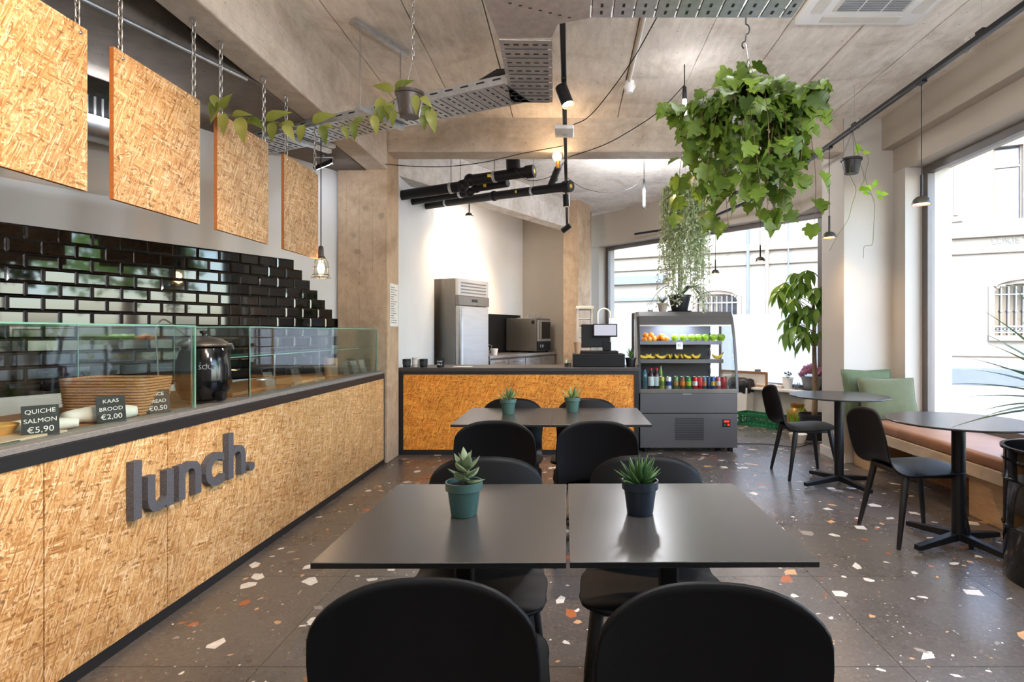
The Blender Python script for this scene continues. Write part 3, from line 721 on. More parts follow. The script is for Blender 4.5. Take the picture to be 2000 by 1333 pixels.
for x, y, rz, lab in (
    (0.275, 1.325, -0.05, 'black shell chair seen from behind, front right at the near table'),
    (-0.30, 1.86, PI+0.04, 'black shell chair facing the camera, left on the far side of the near table'),
    (0.265, 1.88, PI-0.08, 'black shell chair facing the camera, right on the far side of the near table'),
    (-0.387, 3.27, 0.0, 'black shell chair seen from behind, left at the second table'),
    (0.136, 3.27, 0.03, 'black shell chair seen from behind, right at the second table'),
    (-0.40, 3.76, PI, 'black shell chair facing the camera, left before the bar counter'),
    (0.11, 3.76, PI-0.05, 'black shell chair facing the camera, right before the bar counter'),
    (2.06, 5.06, -PI/2, 'black shell chair in profile at the far round table'),
    (2.10, 3.535, -PI/2+0.02, 'black shell chair in profile at the near round table')):
    dup(ch0, (x, y, 0), rz, lab)
# ================================================================ TABLES
TZ = 0.73
def sq_table(label, x0, x1, y0, y1, rz=0.0, group='black square tables'):
    cx, cy = (x0+x1)/2, (y0+y1)/2; hx, hy = (x1-x0)/2, (y1-y0)/2
    t = thing('square_table', label, 'table', (0,0,0), 0, group)
    m = MB().box((-hx,-hy,TZ-0.014), (hx,hy,TZ)); m.m = [1,0,1,1,1,1]; m.build('table_top', ['table_top','table_edge'], t, local=True, bevel=0.0015)
    m = MB(); m.box((-0.11,-0.11,TZ-0.02), (0.11,0.11,TZ-0.0145)); m.build('top_plate', 'black_metal', t, local=True)
    m = MB(); m.box((-0.025,-0.025,0.03), (0.025,0.025,TZ-0.0205)); m.build('post', 'black_metal', t, local=True, bevel=0.006)
    for a in range(4):
        d = Vector((math.cos(PI/4+a*PI/2), math.sin(PI/4+a*PI/2), 0))
        m = MB(); m.obox(d*0.16+Vector((0,0,0.025)), (0.3,0.036,0.018), Matrix.Rotation(PI/4+a*PI/2, 3, 'Z')); m.lathe([(0,0),(0.014,0),(0.014,0.012),(0.006,0.016),(0,0.016)], d*0.295, 10)
        m.build('base_arm', 'black_metal', t, local=True)
    t.location = (cx, cy, 0); t.rotation_euler = (0, 0, rz); return t
sq_table('black square table nearest the camera, left of the pair', -0.586, -0.0085, 1.300, 1.975, 0.004)
sq_table('black square table nearest the camera, right of the pair', -0.0015, 0.566, 1.305, 1.985, 0.008)
sq_table('black square table in front of the bar counter, left of the pair', -0.672, -0.1045, 3.25, 3.97, 0.0)
sq_table('black square table in front of the bar counter, right of the pair', -0.1035, 0.466, 3.25, 3.98, 0.0)
def round_table(label, x, y, rz):
    t = thing('round_table', label, 'table', (0,0,0), 0, 'round bistro tables')
    m = MB(); m.lathe([(0,0.726),(0.372,0.726),(0.38,0.732),(0.38,0.736),(0.378,0.738),(0,0.738)], n=64); m.build('table_top', 'round_top', t, local=True, smooth=True)
    m = MB(); m.lathe([(0,0.718),(0.09,0.718),(0.09,0.7255),(0,0.7255)], n=20); m.build('top_plate', 'black_metal', t, local=True)
    m = MB(); m.lathe([(0,0.05),(0.036,0.05),(0.036,0.7175),(0,0.7175)], n=24); m.build('post', 'black_metal', t, local=True, smooth=True)
    for a in range(4):
        an = a*PI/2; d = Vector((math.cos(an), math.sin(an), 0)); R = Matrix.Rotation(an, 3, 'Z')
        m = MB(); vs = [R @ Vector(p) for p in ((0.0,-0.024,0.045),(0.0,0.024,0.045),(0.0,0.024,0.09),(0.0,-0.024,0.09),(0.33,-0.02,0.022),(0.33,0.02,0.022),(0.33,0.02,0.05),(0.33,-0.02,0.05))]
        m.add(vs, [(0,1,2,3),(4,7,6,5),(0,4,5,1),(1,5,6,2),(2,6,7,3),(3,7,4,0)]); arm = m.build('base_arm', 'black_metal', t, local=True, bevel=0.003)
        m = MB(); m.lathe([(0,0),(0.018,0),(0.018,0.008),(0.007,0.012),(0.007,0.024),(0,0.024)], d*0.305, 12); m.build('levelling_foot', 'steel', arm, local=True)
    t.location = (x, y, 0); t.rotation_euler = (0, 0, rz); return t
round_table('round black bistro table nearer the camera by the bench', 2.27, 3.36, 0.35)
round_table('round black bistro table beside the green cushions', 2.20, 4.70, 0.30)
# ================================================================ BENCH AND CUSHIONS
be = thing('window_bench', 'long wooden window bench with brown leather seat pad', 'bench', (2.95, 4.3, 0))
MB().box((2.67,3.2,0.385), (3.23,5.47,0.47)).build('seat_pad', 'leather', be, bevel=0.03, seg=4, smooth=True)
MB().box((2.665,3.2,0.30), (2.685,5.475,0.384)).build('front_board', 'wood_pale', be, bevel=0.002)
MB().box((2.686,3.2,0.36), (3.08,5.475,0.384)).build('seat_board', 'wood_pale', be)
for y0, y1, x0 in ((5.18,5.475,2.70), (3.55,3.95,2.74)):
    MB().box((x0,y0,0.0), (3.08,y1,0.359)).build('support_box', 'wood_light', be, bevel=0.002)
MB().box((3.04,3.2,0.0), (3.085,5.17,0.12)).build('back_rail', 'wood_brown', be)
def pillow(w, h, d):
    n = 20; vs = []; fs = []
    for sgn in (1, -1):
        for j in range(n+1):
            for i in range(n+1):
                u, v = i/n*2-1, j/n*2-1
                pinch = 1-0.06*(1-abs(u))*abs(v)**3; pin2 = 1-0.06*(1-abs(v))*abs(u)**3
                b = max(0, (1-abs(u)**2.6)*(1-abs(v)**2.6))**0.5
                wr = 0.05*math.sin(u*7+v*3)*b*0.35+0.03*math.sin(v*9-u*5)*b*0.3
                vs.append(Vector((u*w/2*pin2, sgn*(d/2*b*(1+wr)+0.002), v*h/2*pinch)))
    w1_ = n+1
    for k in range(2):
        o = k*w1_*w1_
        for j in range(n):
            for i in range(n):
                f = (o+j*w1_+i, o+j*w1_+i+1, o+(j+1)*w1_+i+1, o+(j+1)*w1_+i); fs.append(f if k else f[::-1])
    m = MB(); m.add(vs, fs); return m
def cushion(label, c, w, h, d, tilt, rz, mt):
    t = thing('cushion', label, 'cushion', (c[0], c[1], 0.472), 0, 'green cushions on the bench')
    R = Matrix.Rotation(rz, 4, 'Z') @ Matrix.Rotation(tilt, 4, 'X')
    m = pillow(w, h, d); m.v = [R @ p for p in m.v]; zo = -min(p.z for p in m.v)
    m.v = [p+Vector((0,0,zo)) for p in m.v]; m.build('cover', mt, t, smooth='all', local=True)
    q = MB(); lp = [Vector((x*w/2, 0, z*h/2)) for x, z in [(-1+2*k/12, -1) for k in range(12)]+[(1, -1+2*k/12) for k in range(12)]+[(1-2*k/12, 1) for k in range(12)]+[(-1, 1-2*k/12) for k in range(12)]]
    lp2 = []
    for p in lp:
        u, v = p.x*2/w, p.z*2/h
        lp2.append(R @ Vector((p.x*(1-0.06*(1-abs(v))*abs(u)**3), 0, p.z*(1-0.06*(1-abs(u))*abs(v)**3)))+Vector((0,0,zo)))
    q.tube(lp2, 0.005, 6, closed=True); q.build('piping', mt, t, smooth='all', local=True)
cushion('green cushion tucked behind, against the cream column', (2.78, 5.36, 0), 0.46, 0.44, 0.13, -0.22, 0.0, 'fabric_green_dark')
cushion('green cushion in front with creased cover, leaning on another', (2.87, 5.19, 0), 0.50, 0.38, 0.14, -0.30, -0.05, 'fabric_green')
# ================================================================ OPEN DISPLAY FRIDGE
FX0, FX1, FY = 0.736, 1.75, 6.0
df = thing('display_fridge', 'grey open-front display fridge stocked with fruit and drink cans', 'fridge', ((FX0+FX1)/2, FY+0.35, 0))
prof = [(6.0,0.62),(6.015,0.75),(6.04,0.9),(6.075,1.05),(6.115,1.2),(6.165,1.33),(6.215,1.42),(6.27,1.475)]
MB().box((FX0,FY+0.012,0.05), (FX1,FY+0.70,0.615)).build('base', 'fridge_dark', df)
low = MB().box((FX0,FY-0.004,0.05), (FX1,FY+0.011,0.402)).build('lower_panel', 'fridge_grey', df, bevel=0.004)
MB().box((FX0,FY-0.004,0.41), (FX1,FY+0.011,0.615)).build('upper_panel', 'fridge_grey', df, bevel=0.004)
for k in range(13):
    z = 0.135+0.018*k; MB().box((1.10,FY-0.008,z), (1.40,FY-0.0045,z+0.008)).build('vent_slat', 'fridge_dark', low)
cp = MB().box((1.595,FY-0.010,0.27), (1.675,FY-0.0045,0.345)).build('control_panel', 'black_plastic', low)
for dx, dz, mt in ((0.012,0.045,'led_red'), (0.012,0.01,'crate_green'), (0.05,0.01,'led_red')):
    MB().box((1.595+dx,FY-0.014,0.27+dz), (1.595+dx+(0.055 if dz > 0.03 else 0.02),FY-0.0105,0.27+dz+0.02)).build('switch', mt, cp)
for x in (0.80,1.69):
    for y in (6.06,6.6): MB().lathe([(0,0),(0.03,0),(0.03,0.05),(0,0.05)], (x,y,0), 12).build('foot', 'black_plastic', df)
MB().box((FX0+0.02,FY+0.012,0.616), (FX1-0.02,FY+0.62,0.632)).build('deck', 'fridge_inner', df)
MB().box((FX0,FY-0.004,0.616), (FX1,FY+0.03,0.66)).build('front_lip', 'steel_dark', df, bevel=0.004)
MB().box((1.18,FY-0.014,0.605), (1.27,FY-0.005,0.616)).build('latch', 'steel', df)
MB().box((FX0+0.02,FY+0.62,0.62), (FX1-0.13,FY+0.64,1.40)).build('back_panel', 'fridge_dark', df)
MB().box((FX0,FY+0.645,0.62), (FX1,FY+0.70,1.44)).build('rear_housing', 'fridge_grey', df) if False else None
MB().box((FX0+0.02,FY+0.60,1.16), (FX1-0.14,FY+0.619,1.38)).build('perforated_panel', 'fridge_inner', df)
for x, nm in ((FX0, 'side_pane'), (FX1-0.008, 'side_pane')):
    m = MB(); n = len(prof)+1
    poly = [(FY+0.70,0.62)]+prof+[(FY+0.70,1.475)]
    m.sweep(poly, (x,0,0), Vector((0,1,0)), Vector((0,0,1)), Vector((1,0,0)), 0.008); m.build(nm, 'glass_case', df)
    e = x if x < 1 else x+0.008
    m = MB()
    for (y0, z0), (y1, z1) in zip(prof[:-1], prof[1:]):
        m.add([(e-0.012,y0-0.006,z0),(e+0.012,y0-0.006,z0),(e+0.012,y1-0.006,z1),(e-0.012,y1-0.006,z1),(e-0.012,y0+0.02,z0),(e+0.012,y0+0.02,z0),(e+0.012,y1+0.02,z1),(e-0.012,y1+0.02,z1)], [(0,1,2,3),(4,7,6,5),(0,3,7,4),(1,5,6,2),(0,4,5,1),(3,2,6,7)])
    m.build('side_frame', 'fridge_dark' if x < 1 else 'fridge_grey', df)
    MB().box((e-0.012,FY+0.67,0.62), (e+0.012,FY+0.70,1.475)).build('rear_post', 'fridge_grey', df)
m = MB(); m.sweep([(6.165,1.335),(6.19,1.385),(6.215,1.43),(6.27,1.478),(6.70,1.478),(6.70,1.41),(6.30,1.36),(6.30,1.335)], (FX0+0.013,0,0), Vector((0,1,0)), Vector((0,0,1)), Vector((1,0,0)), FX1-FX0-0.026); can = m.build('canopy', 'fridge_grey', df, bevel=0.003)
MB().box((FX0+0.02,6.18,1.318), (FX1-0.02,6.21,1.334)).build('canopy_rail', 'steel', df)
MB().tube([(FX0+0.04,6.36,1.345),(FX1-0.2,6.36,1.345)], 0.012, 8).build('light_tube', 'lamp_fridge', df, smooth=True)
for z, xe in ((1.155, FX1-0.10), (0.955, FX1-0.085)):
    sh = MB().box((FX0+0.02,6.24,z-0.012), (xe,6.61,z)).build('shelf', 'steel_dark', df)
    MB().box((FX0+0.02,6.225,z-0.035), (xe,6.239,z+0.006)).build('price_rail', 'fridge_inner' if z > 1 else 'fridge_grey', sh)
for k in range(6): MB().box((FX1-0.15,6.60,0.68+0.1*k), (FX1-0.13,6.625,0.74+0.1*k)).build('shelf_upright', 'fridge_dark', df)
MB().box((FX0+0.03,FY+0.034,0.634), (FX1-0.03,FY+0.040,0.80)).build('front_guard', 'glass_case', df)
tagm = MB().box((1.155,6.217,1.07), (1.225,6.2245,1.145)); solo(tagm, 'price_card', 'white_plastic', 'small white price card clipped to the upper fridge shelf', 'sign')
text_mb('€1', 0.035, 0.001, 0, frame4(Vector((1.19,6.2155,1.112)), Vector((1,0,0)), Vector((0,0,1)), Vector((0,-1,0)))).build('lettering', 'slate', bpy.data.objects['price_card'])
lamp('AREA', (1.2,6.36,1.33), 2.2, (215,228,255), target=(1.2,6.4,0.6), parent=df).data.size = 0.4
# ---- fruit
def orange_mesh():
    m = MB(); m.ball((0,0,0.031), 0.032, 14, (1,1,0.95)); return m.mesh('orange', ['fruit_orange'], 'all')
mat('fruit_orange', (240,150,30), 0.45, var=0.1, vs=30, bump=0.25, bs=220); mat('fruit_apple', (150,190,50), 0.25, var=0.14, vs=14); mat('fruit_banana', (228,190,60), 0.45, var=0.12, vs=14); mat('banana_tip', (70,52,26), 0.7)
om = orange_mesh(); rf = random.Random(2)
gx = lambda px, Y: (px-CX)*Y/FPX
ol = [(1256.5,0),(1268.3,0),(1280.1,0),(1291.9,0),(1303.7,0),(1262,1),(1275,1),(1288,1),(1300,1),(1257,2),(1270,2),(1284,2),(1297,2)]
for i, (px, row) in enumerate(ol):
    o = inst('orange', om); z = 1.1565; y = 6.29+0.068*(0 if row == 0 else row)
    o.location = (gx(px, y), y, z+(0.038 if row == 2 else 0))
    if row == 2: o.location.y = 6.34
    o.rotation_euler = (rf.random(), rf.random(), rf.random()*6)
    nth = ('first','second','third','fourth','fifth')[i if i < 5 else (i-5) % 4]
    tag(o, nth+' orange from the left in the '+('front row','back row','top layer')[row]+' on the upper fridge shelf', 'orange', 'oranges on the upper fridge shelf')
am = MB(); am.lathe([(0,0.004),(0.018,0.0),(0.034,0.02),(0.041,0.042),(0.036,0.066),(0.02,0.076),(0.008,0.072),(0,0.066)], n=18); ame = am.mesh('apple', ['fruit_apple'], 'all')
stm = MB(); stm.tube([(0,0,0.066),(0.002,0,0.076),(0.005,0.001,0.086)], 0.0016, 5); stme = stm.mesh('stalk', ['stem_brown'])
for i, px in enumerate((1318,1334.5,1351,1364,1378,1392.6,1409)):
    o = inst('green_apple', ame); o.location = (gx(px,6.31), 6.31, 1.1565); o.rotation_euler = (0,0,rf.random()*6); inst('stalk', stme, o)
    tag(o, ('first','second','third','fourth','fifth','sixth','')[i]+' green apple from the left on the upper fridge shelf' if px < 1409 else 'green apple at the right end of the upper fridge shelf', 'apple', 'green apples on the upper fridge shelf')
o = inst('green_apple', ame); o.location = (gx(1404,6.40), 6.40, 1.1565); inst('stalk', stme, o); tag(o, 'green apple standing behind the last one on the upper fridge shelf', 'apple', 'green apples on the upper fridge shelf')
def banana(px, y, rz, lab):
    pts = [Vector((0.09*math.sin(a), 0, 0.09*(1-math.cos(a)))) for a in ease(-0.95, 0.95, 12)]
    t = thing('banana', lab, 'banana', (gx(px, y), y, 0.9585), rz, 'bananas on the lower fridge shelf')
    m = MB(); m.tube([p+Vector((0,0,0.018)) for p in pts], [0.005,0.011,0.015,0.0175,0.018,0.018,0.018,0.018,0.0175,0.015,0.009,0.006], 8); m.build('peel', 'fruit_banana', t, smooth='all', local=True)
    e = pts[-1]+Vector((0,0,0.018)); d = (pts[-1]-pts[-2]).normalized(); m = MB(); m.tube([e, e+d*0.022], [0.006,0.005], 6); m.build('stalk', 'banana_tip', t, local=True)
for i, (px, rz) in enumerate(zip((1259,1274,1292,1309,1322,1334.5,1345,1359.5), (0.1,0.3,0.2,1.2,1.1,1.0,0.6,0.7))):
    banana(px, 6.33+0.02*(i % 2), rz, ('first','second','third','fourth','fifth','sixth','seventh','eighth')[i]+' banana from the left on the lower fridge shelf')
banana(1401, 6.33, 0.5, 'single banana lying apart at the right end of the fridge shelf')
# ---- cans and bottles
def canister(px, y, bodyc, bandc, label, h=0.148, r=0.029):
    nm = 'can_%d_%d_%d' % bodyc
    if nm not in MAT: mat(nm, bodyc, 0.3, 0.35, var=0.05)
    nb = 'can_%d_%d_%d' % bandc
    if nb not in MAT: mat(nb, bandc, 0.3, 0.35, var=0.05)
    t = thing('drink_can', label, 'drink can', (gx(px, y), y, 0.6325), 0, 'drink cans in the fridge')
    m = MB(); m.lathe([(0,0.004),(r*0.75,0.004),(r*0.8,0),(r,0.012),(r,h-0.016),(r*0.84,h-0.004)], n=18); m.build('can_body', nm, t, smooth=True, local=True)
    m = MB(); m.lathe([(r+0.0004,h*0.35),(r+0.0004,h*0.66)], n=18); m.build('printed_band', nb, t, smooth='all', local=True)
    m = MB(); m.lathe([(r*0.84,h-0.004),(r*0.86,h),(r*0.78,h),(r*0.76,h-0.006),(0,h-0.006)], n=18); m.build('lid', 'chrome', t, smooth=True, local=True)
for px, a, b, lab in ((1293,(170,168,50),(90,120,50),'yellow-green drink can beside the bottles'), (1306,(226,228,232),(40,60,150),'white drink can with a blue band'), (1320.5,(86,130,80),(200,140,70),'green drink can with an orange band'),
    (1333,(120,70,40),(210,120,40),'brown drink can with an orange band'), (1345,(40,120,60),(190,190,50),'green drink can with a yellow band'), (1357.5,(190,30,40),(230,220,220),'red drink can with a white band'), (1367,(186,28,36),(200,40,44),'plain red drink can in the row'),
    (1375.5,(60,90,100),(190,110,60),'teal drink can with a rust band'), (1383.5,(30,44,80),(40,60,110),'dark navy drink can in the row'), (1392,(60,80,130),(200,160,70),'blue drink can with a gold band'), (1403,(196,96,104),(230,210,210),'pale red drink can with a white band'), (1414,(190,70,80),(190,60,70),'pinkish red drink can at the right end')):
    canister(px, 6.16+0.03*((px*7) % 2 > 1), a, b, lab)
mat('bottle_pet', (150,160,170), 0.15, var=0.1, spec=0.6); mat('bottle_teal', (40,86,100), 0.12, var=0.1); mat('bottle_green', (120,150,70), 0.15); mat('label_white', (214,214,214), 0.5)
mat('bottle_cola', (50,26,22), 0.1)
for px, y, mt, lm, lab, h in ((1259,6.2,'bottle_teal','bottle_teal','dark teal water bottle at the left end of the fridge',0.235), (1271.5,6.19,'bottle_cola','label_white','clear bottle with a pale label, left of two in the fridge',0.235), (1282.5,6.19,'bottle_cola','label_white','clear bottle with a pale label, right of two in the fridge',0.235), (1290.5,6.34,'bottle_green','bottle_green','tall slim green bottle at the back of the fridge',0.27)):
    r = 0.034 if h < 0.25 else 0.02
    t = thing('drink_bottle', lab, 'bottle', (gx(px, y), y, 0.6325), 0, 'bottles in the fridge')
    m = MB(); m.lathe([(0,0.002),(r*0.9,0),(r,0.01),(r,h*0.32),(r*0.92,h*0.4),(r,h*0.5),(r,h*0.66),(r*0.75,h*0.8),(r*0.42,h*0.88),(r*0.4,h*0.93),(0,h*0.93)], n=18); m.build('bottle_body', mt, t, smooth=True, local=True)
    m = MB(); m.lathe([(r+0.0006,h*0.2),(r+0.0006,h*0.62)], n=18); m.build('label', lm, t, smooth='all', local=True)
    m = MB(); m.lathe([(0,h*0.93),(r*0.46,h*0.93),(r*0.46,h),(0,h)], n=14); m.build('cap', 'can_190_30_40' if lm == 'label_white' else 'black_plastic', t, smooth=True, local=True)
# ================================================================ KITCHEN
def uvbox(m, P, u0, u1, v0, v1, z0, z1): m.prism([p2(P+U2*u0+V2*v0), p2(P+U2*u1+V2*v0), p2(P+U2*u1+V2*v1), p2(P+U2*u0+V2*v1)], z0, z1)
P = Vector((-1.54,7.9,0))
tf = thing('steel_fridge', 'tall stainless steel upright fridge with louvred top', 'fridge', P+U2*0.37-V2*0.34)
m = MB(); uvbox(m, P, 0, 0.74, -0.66, -0.03, 0.1, 2.0); m.build('body', 'steel_dark', tf, bevel=0.004)
m = MB(); uvbox(m, P, 0.005, 0.735, -0.029, 0.02, 0.16, 1.62); dr = m.build('door', 'steel', tf, bevel=0.006)
m = MB(); uvbox(m, P, 0.03, 0.075, 0.021, 0.05, 0.4, 1.60); m.build('handle', 'chrome', dr, bevel=0.004)
m = MB(); uvbox(m, P, 0.0, 0.74, -0.029, 0.03, 1.63, 1.76); cpn = m.build('control_panel', 'steel_dark', tf, bevel=0.003)
m = MB(); uvbox(m, P, 0.30, 0.44, 0.031, 0.034, 1.68, 1.72); m.build('display', 'black_gloss', cpn)
m = MB(); m.lathe([(0,0),(0.014,0),(0.014,0.01),(0,0.01)], P+U2*0.37+V2*0.031+Vector((0,0,1.66)), 10, Matrix.Rotation(PI/2,3,'X')); m.build('lock', 'chrome', cpn)
m = MB(); uvbox(m, P, 0.0, 0.74, -0.029, 0.015, 1.765, 2.0); vp = m.build('vent_panel', 'steel', tf, bevel=0.003)
for k in range(4): m = MB(); uvbox(m, P, 0.08, 0.66, 0.016, 0.028, 1.80+0.045*k, 1.815+0.045*k); m.build('louvre', 'steel_dark', vp)
for a, b in ((0.05,-0.08),(0.69,-0.08),(0.05,-0.6),(0.69,-0.6)): m = MB(); m.lathe([(0,0),(0.025,0),(0.025,0.1),(0,0.1)], P+U2*a+V2*b, 10); m.build('foot', 'chrome', tf)
Q = Vector((-1.216,8.565,0))+V2*0.0
wt = thing('steel_workbench', 'stainless steel workbench with drawers under the oven', 'workbench', Q+U2*1.1-V2*0.3)
m = MB(); uvbox(m, Q, 0.03, 2.2, -0.62, 0.02, 0.86, 0.90); m.build('worktop', 'steel', wt, bevel=0.003)
m = MB(); uvbox(m, Q, 0.05, 2.19, -0.6, -0.02, 0.1, 0.86); m.build('body', 'steel_dark', wt)
for k in range(4):
    for zz in (0.14, 0.4, 0.63):
        m = MB(); uvbox(m, Q, 0.07+0.53*k, 0.58+0.53*k, -0.019, 0.0, zz, zz+0.2); d_ = m.build('drawer', 'steel', wt, bevel=0.003)
        m = MB(); uvbox(m, Q, 0.2+0.53*k, 0.45+0.53*k, 0.001, 0.02, zz+0.15, zz+0.165); m.build('handle', 'chrome', d_)
m = MB(); uvbox(m, w1a, 0.75, 2.45, 0.003, 0.02, 0.901, 1.57); solo(m, 'splashback', 'black_plastic', 'black splashback panel on the kitchen wall', 'panel')
O = Vector((-0.57,10.0,0))
ov = thing('combi_oven', 'stainless steel combi oven with a dark glass door', 'oven', O+U2*0.27-V2*0.3+Vector((0,0,0.905)))
m = MB(); uvbox(m, O, 0.0, 0.50, -0.62, 0.0, 0.93, 1.50); m.build('housing', 'steel_dark', ov, bevel=0.006)
m = MB(); uvbox(m, O, 0.02, 0.48, 0.001, 0.03, 1.10, 1.47); od = m.build('door', 'steel', ov, bevel=0.005)
m = MB(); uvbox(m, O, 0.07, 0.45, 0.031, 0.035, 1.14, 1.44); m.build('door_glass', 'black_gloss', od)
m = MB(); m.tube([O+U2*0.05+V2*0.06+Vector((0,0,1.14)), O+U2*0.05+V2*0.06+Vector((0,0,1.44))], 0.012, 8); m.build('door_handle', 'chrome', od, smooth=True)
m = MB(); uvbox(m, O, 0.02, 0.48, 0.001, 0.02, 0.94, 1.09); opn = m.build('control_panel', 'black_plastic', ov)
for q in (0.08, 0.16): m = MB(); uvbox(m, O, q, q+0.05, 0.021, 0.03, 0.99, 1.04); m.build('knob', 'chrome', opn, bevel=0.004)
m = MB(); m.obox(O+V2*-0.07-U2*0.004+Vector((0,0,1.43)), (0.06,0.004,0.06), Matrix((V2,U2,(0,0,1))).transposed()); bdg = m.build('badge', 'black_plastic', ov)
for q in ((0.03,-0.05),(0.47,-0.05),(0.03,-0.57),(0.47,-0.57)): m = MB(); m.lathe([(0,0),(0.02,0),(0.02,0.028),(0,0.028)], O+U2*q[0]+V2*q[1]+Vector((0,0,0.902)), 10); m.build('foot', 'black_plastic', ov)
m = MB(); uvbox(m, O, 0.1, 0.42, -0.45, -0.15, 1.502, 1.515); rr = random.Random(3)
for k in range(7): a = O+U2*rr.uniform(0.1,0.4)+V2*rr.uniform(-0.4,-0.1)+Vector((0,0,1.52)); m.tube([a, a+U2*rr.uniform(-0.1,0.1)+V2*rr.uniform(-0.1,0.1)+Vector((0,0,0.03+0.05*rr.random()))], 0.006, 5)
solo(m, 'tool_tray', 'steel', 'shallow tray of utensils on top of the oven', 'tray')
m = MB(); m.lathe([(0,0),(0.05,0),(0.055,0.12),(0.03,0.16),(0.03,0.2),(0,0.2)], Q+U2*0.12-V2*0.12+Vector((0,0,0.902)), 16); m.tube([Q+U2*0.12-V2*0.06+Vector((0,0,1.07)), Q+U2*0.12+V2*0.0+Vector((0,0,1.05)), Q+U2*0.12-V2*0.06+Vector((0,0,0.94))], 0.006, 6)
solo(m, 'milk_jug', 'steel', 'small metal jug on the workbench beside the fridge', 'jug', smooth=True)
m = MB(); m.lathe([(0,0),(0.045,0),(0.06,0.10),(0.056,0.10),(0.042,0.006),(0,0.006)], Q+U2*0.36-V2*0.12+Vector((0,0,0.902)), 16); solo(m, 'white_cup', 'white_plastic', 'white tub on the workbench next to the jug', 'cup', smooth=True)
# folding crate on the workbench front
def crate(name, label, c, sx, sy, sz, rz, z0, mt='crate_green'):
    t = thing(name, label, 'crate', (c[0], c[1], z0), rz)
    MB().box((-sx/2+0.01,-sy/2+0.01,0), (sx/2-0.01,sy/2-0.01,0.012)).build('bottom', mt, t, local=True)
    for ax, L, off in (('x', sx, sy/2), ('x', sx, -sy/2), ('y', sy, sx/2), ('y', sy, -sx/2)):
        m = MB(); s = 1 if off > 0 else -1
        def bx(a0, a1, z0_, z1_):
            if ax == 'x': m.box((a0, off-(0.012 if s > 0 else 0), z0_), (a1, off+(0 if s > 0 else 0.012), z1_))
            else: m.box((off-(0.012 if s > 0 else 0), a0, z0_), (off+(0 if s > 0 else 0.012), a1, z1_))
        bx(-L/2, L/2, 0, 0.03); bx(-L/2, L/2, sz-0.035, sz); bx(-L/2+0.03, L/2-0.03, sz*0.45, sz*0.45+0.018)
        n = max(4, int(L/0.055))
        for k in range(n+1):
            a = -L/2+(L-0.014)*k/n; bx(a, a+0.014, 0.03, sz-0.035)
        m.build('side', mt, t, local=True)
    return t
crate('plastic_crate', 'green plastic crate on the kitchen workbench', tuple((O+U2*0.35+V2*0.03)[:2]), 0.02, 0.02, 0.02, 0, 0.9) if False else None
# ================================================================ ON THE BAR COUNTER
BT = 0.8885
ps = thing('cash_register', 'black touch-screen cash register with customer display', 'cash register', (0.32, 6.22, BT))
MB().box((0.035,6.05,BT), (0.585,6.42,BT+0.135)).build('cash_drawer', 'black_plastic', ps, bevel=0.006)
MB().box((0.12,6.10,BT+0.136), (0.52,6.36,BT+0.165)).build('base_plate', 'black_plastic', ps, bevel=0.005)
MB().box((0.36,6.2,BT+0.166), (0.45,6.27,BT+0.26)).build('stand', 'black_plastic', ps, bevel=0.006)
m = MB(); m.obox((0.285,6.24,BT+0.325), (0.31,0.035,0.25), Matrix.Rotation(-0.15,3,'X')); m.build('monitor', 'black_plastic', ps, bevel=0.006)
m = MB(); m.obox((0.385,6.195,BT+0.385), (0.26,0.02,0.14), Matrix.Rotation(-0.12,3,'X')); cd = m.build('customer_display', 'black_plastic', ps, bevel=0.004)
m = MB(); m.obox((0.385,6.183,BT+0.387), (0.235,0.002,0.115), Matrix.Rotation(-0.12,3,'X')); m.build('screen', 'screen', cd)
m = MB(); m.lathe([(0,0),(0.03,0),(0.04,0.12),(0.036,0.12),(0.027,0.004),(0,0.004)], (0.088,6.13,BT+0.1355), 20); m.lathe([(0.0395,0.115),(0.042,0.118),(0.042,0.124),(0.037,0.124)], (0.088,6.13,BT+0.1355), 20)
solo(m, 'paper_cup', 'paper_kraft', 'brown paper cup on the cash drawer', 'cup', smooth=True)
t = thing('coffee_glass', 'small glass of dark coffee beside the register', 'glass', (-0.015,6.02,BT))
MB().lathe([(0,0),(0.037,0),(0.041,0.075),(0.038,0.075),(0.034,0.004),(0,0.004)], (-0.015,6.02,BT), 20).build('tumbler', 'glass_jar', t, smooth=True)
MB().lathe([(0,0.005),(0.034,0.005),(0.036,0.045),(0,0.045)], (-0.015,6.02,BT), 20).build('coffee', 'bottle_cola', t, smooth=True)
def jar(label, x, y, mt, h, r, band=None, txt=None):
    t = thing('condiment_jar', label, 'jar', (x, y, BT), 0, 'jars on the bar counter')
    m = MB(); m.lathe([(0,0),(r*0.86,0),(r,h*0.96),(r*0.96,h),(r*0.9,h*0.97),(0,h*0.97)], n=20); m.build('jar_body', mt, t, smooth=True, local=True)
    if band: m = MB(); m.lathe([(r*0.93+0.001,h*0.3),(r*0.98+0.001,h*0.75)], n=20); m.build('label', band, t, smooth='all', local=True)
    return t
jar('black jar with a pale label at the left end of the bar', -1.70, 6.02, 'black_plastic', 0.085, 0.043, 'slate')
jar('white jar between two black ones on the bar', -1.615, 6.06, 'off_white', 0.10, 0.042, 'white_plastic')
jar('black jar right of the white one on the bar', -1.525, 6.03, 'black_plastic', 0.085, 0.043, 'slate')
t = thing('black_mug', 'black mug with white print on the bar counter', 'mug', (-1.345,6.02,BT))
MB().lathe([(0,0),(0.036,0),(0.042,0.09),(0.038,0.09),(0.033,0.005),(0,0.005)], (-1.345,6.02,BT), 20).build('mug_body', 'black_plastic', t, smooth=True)
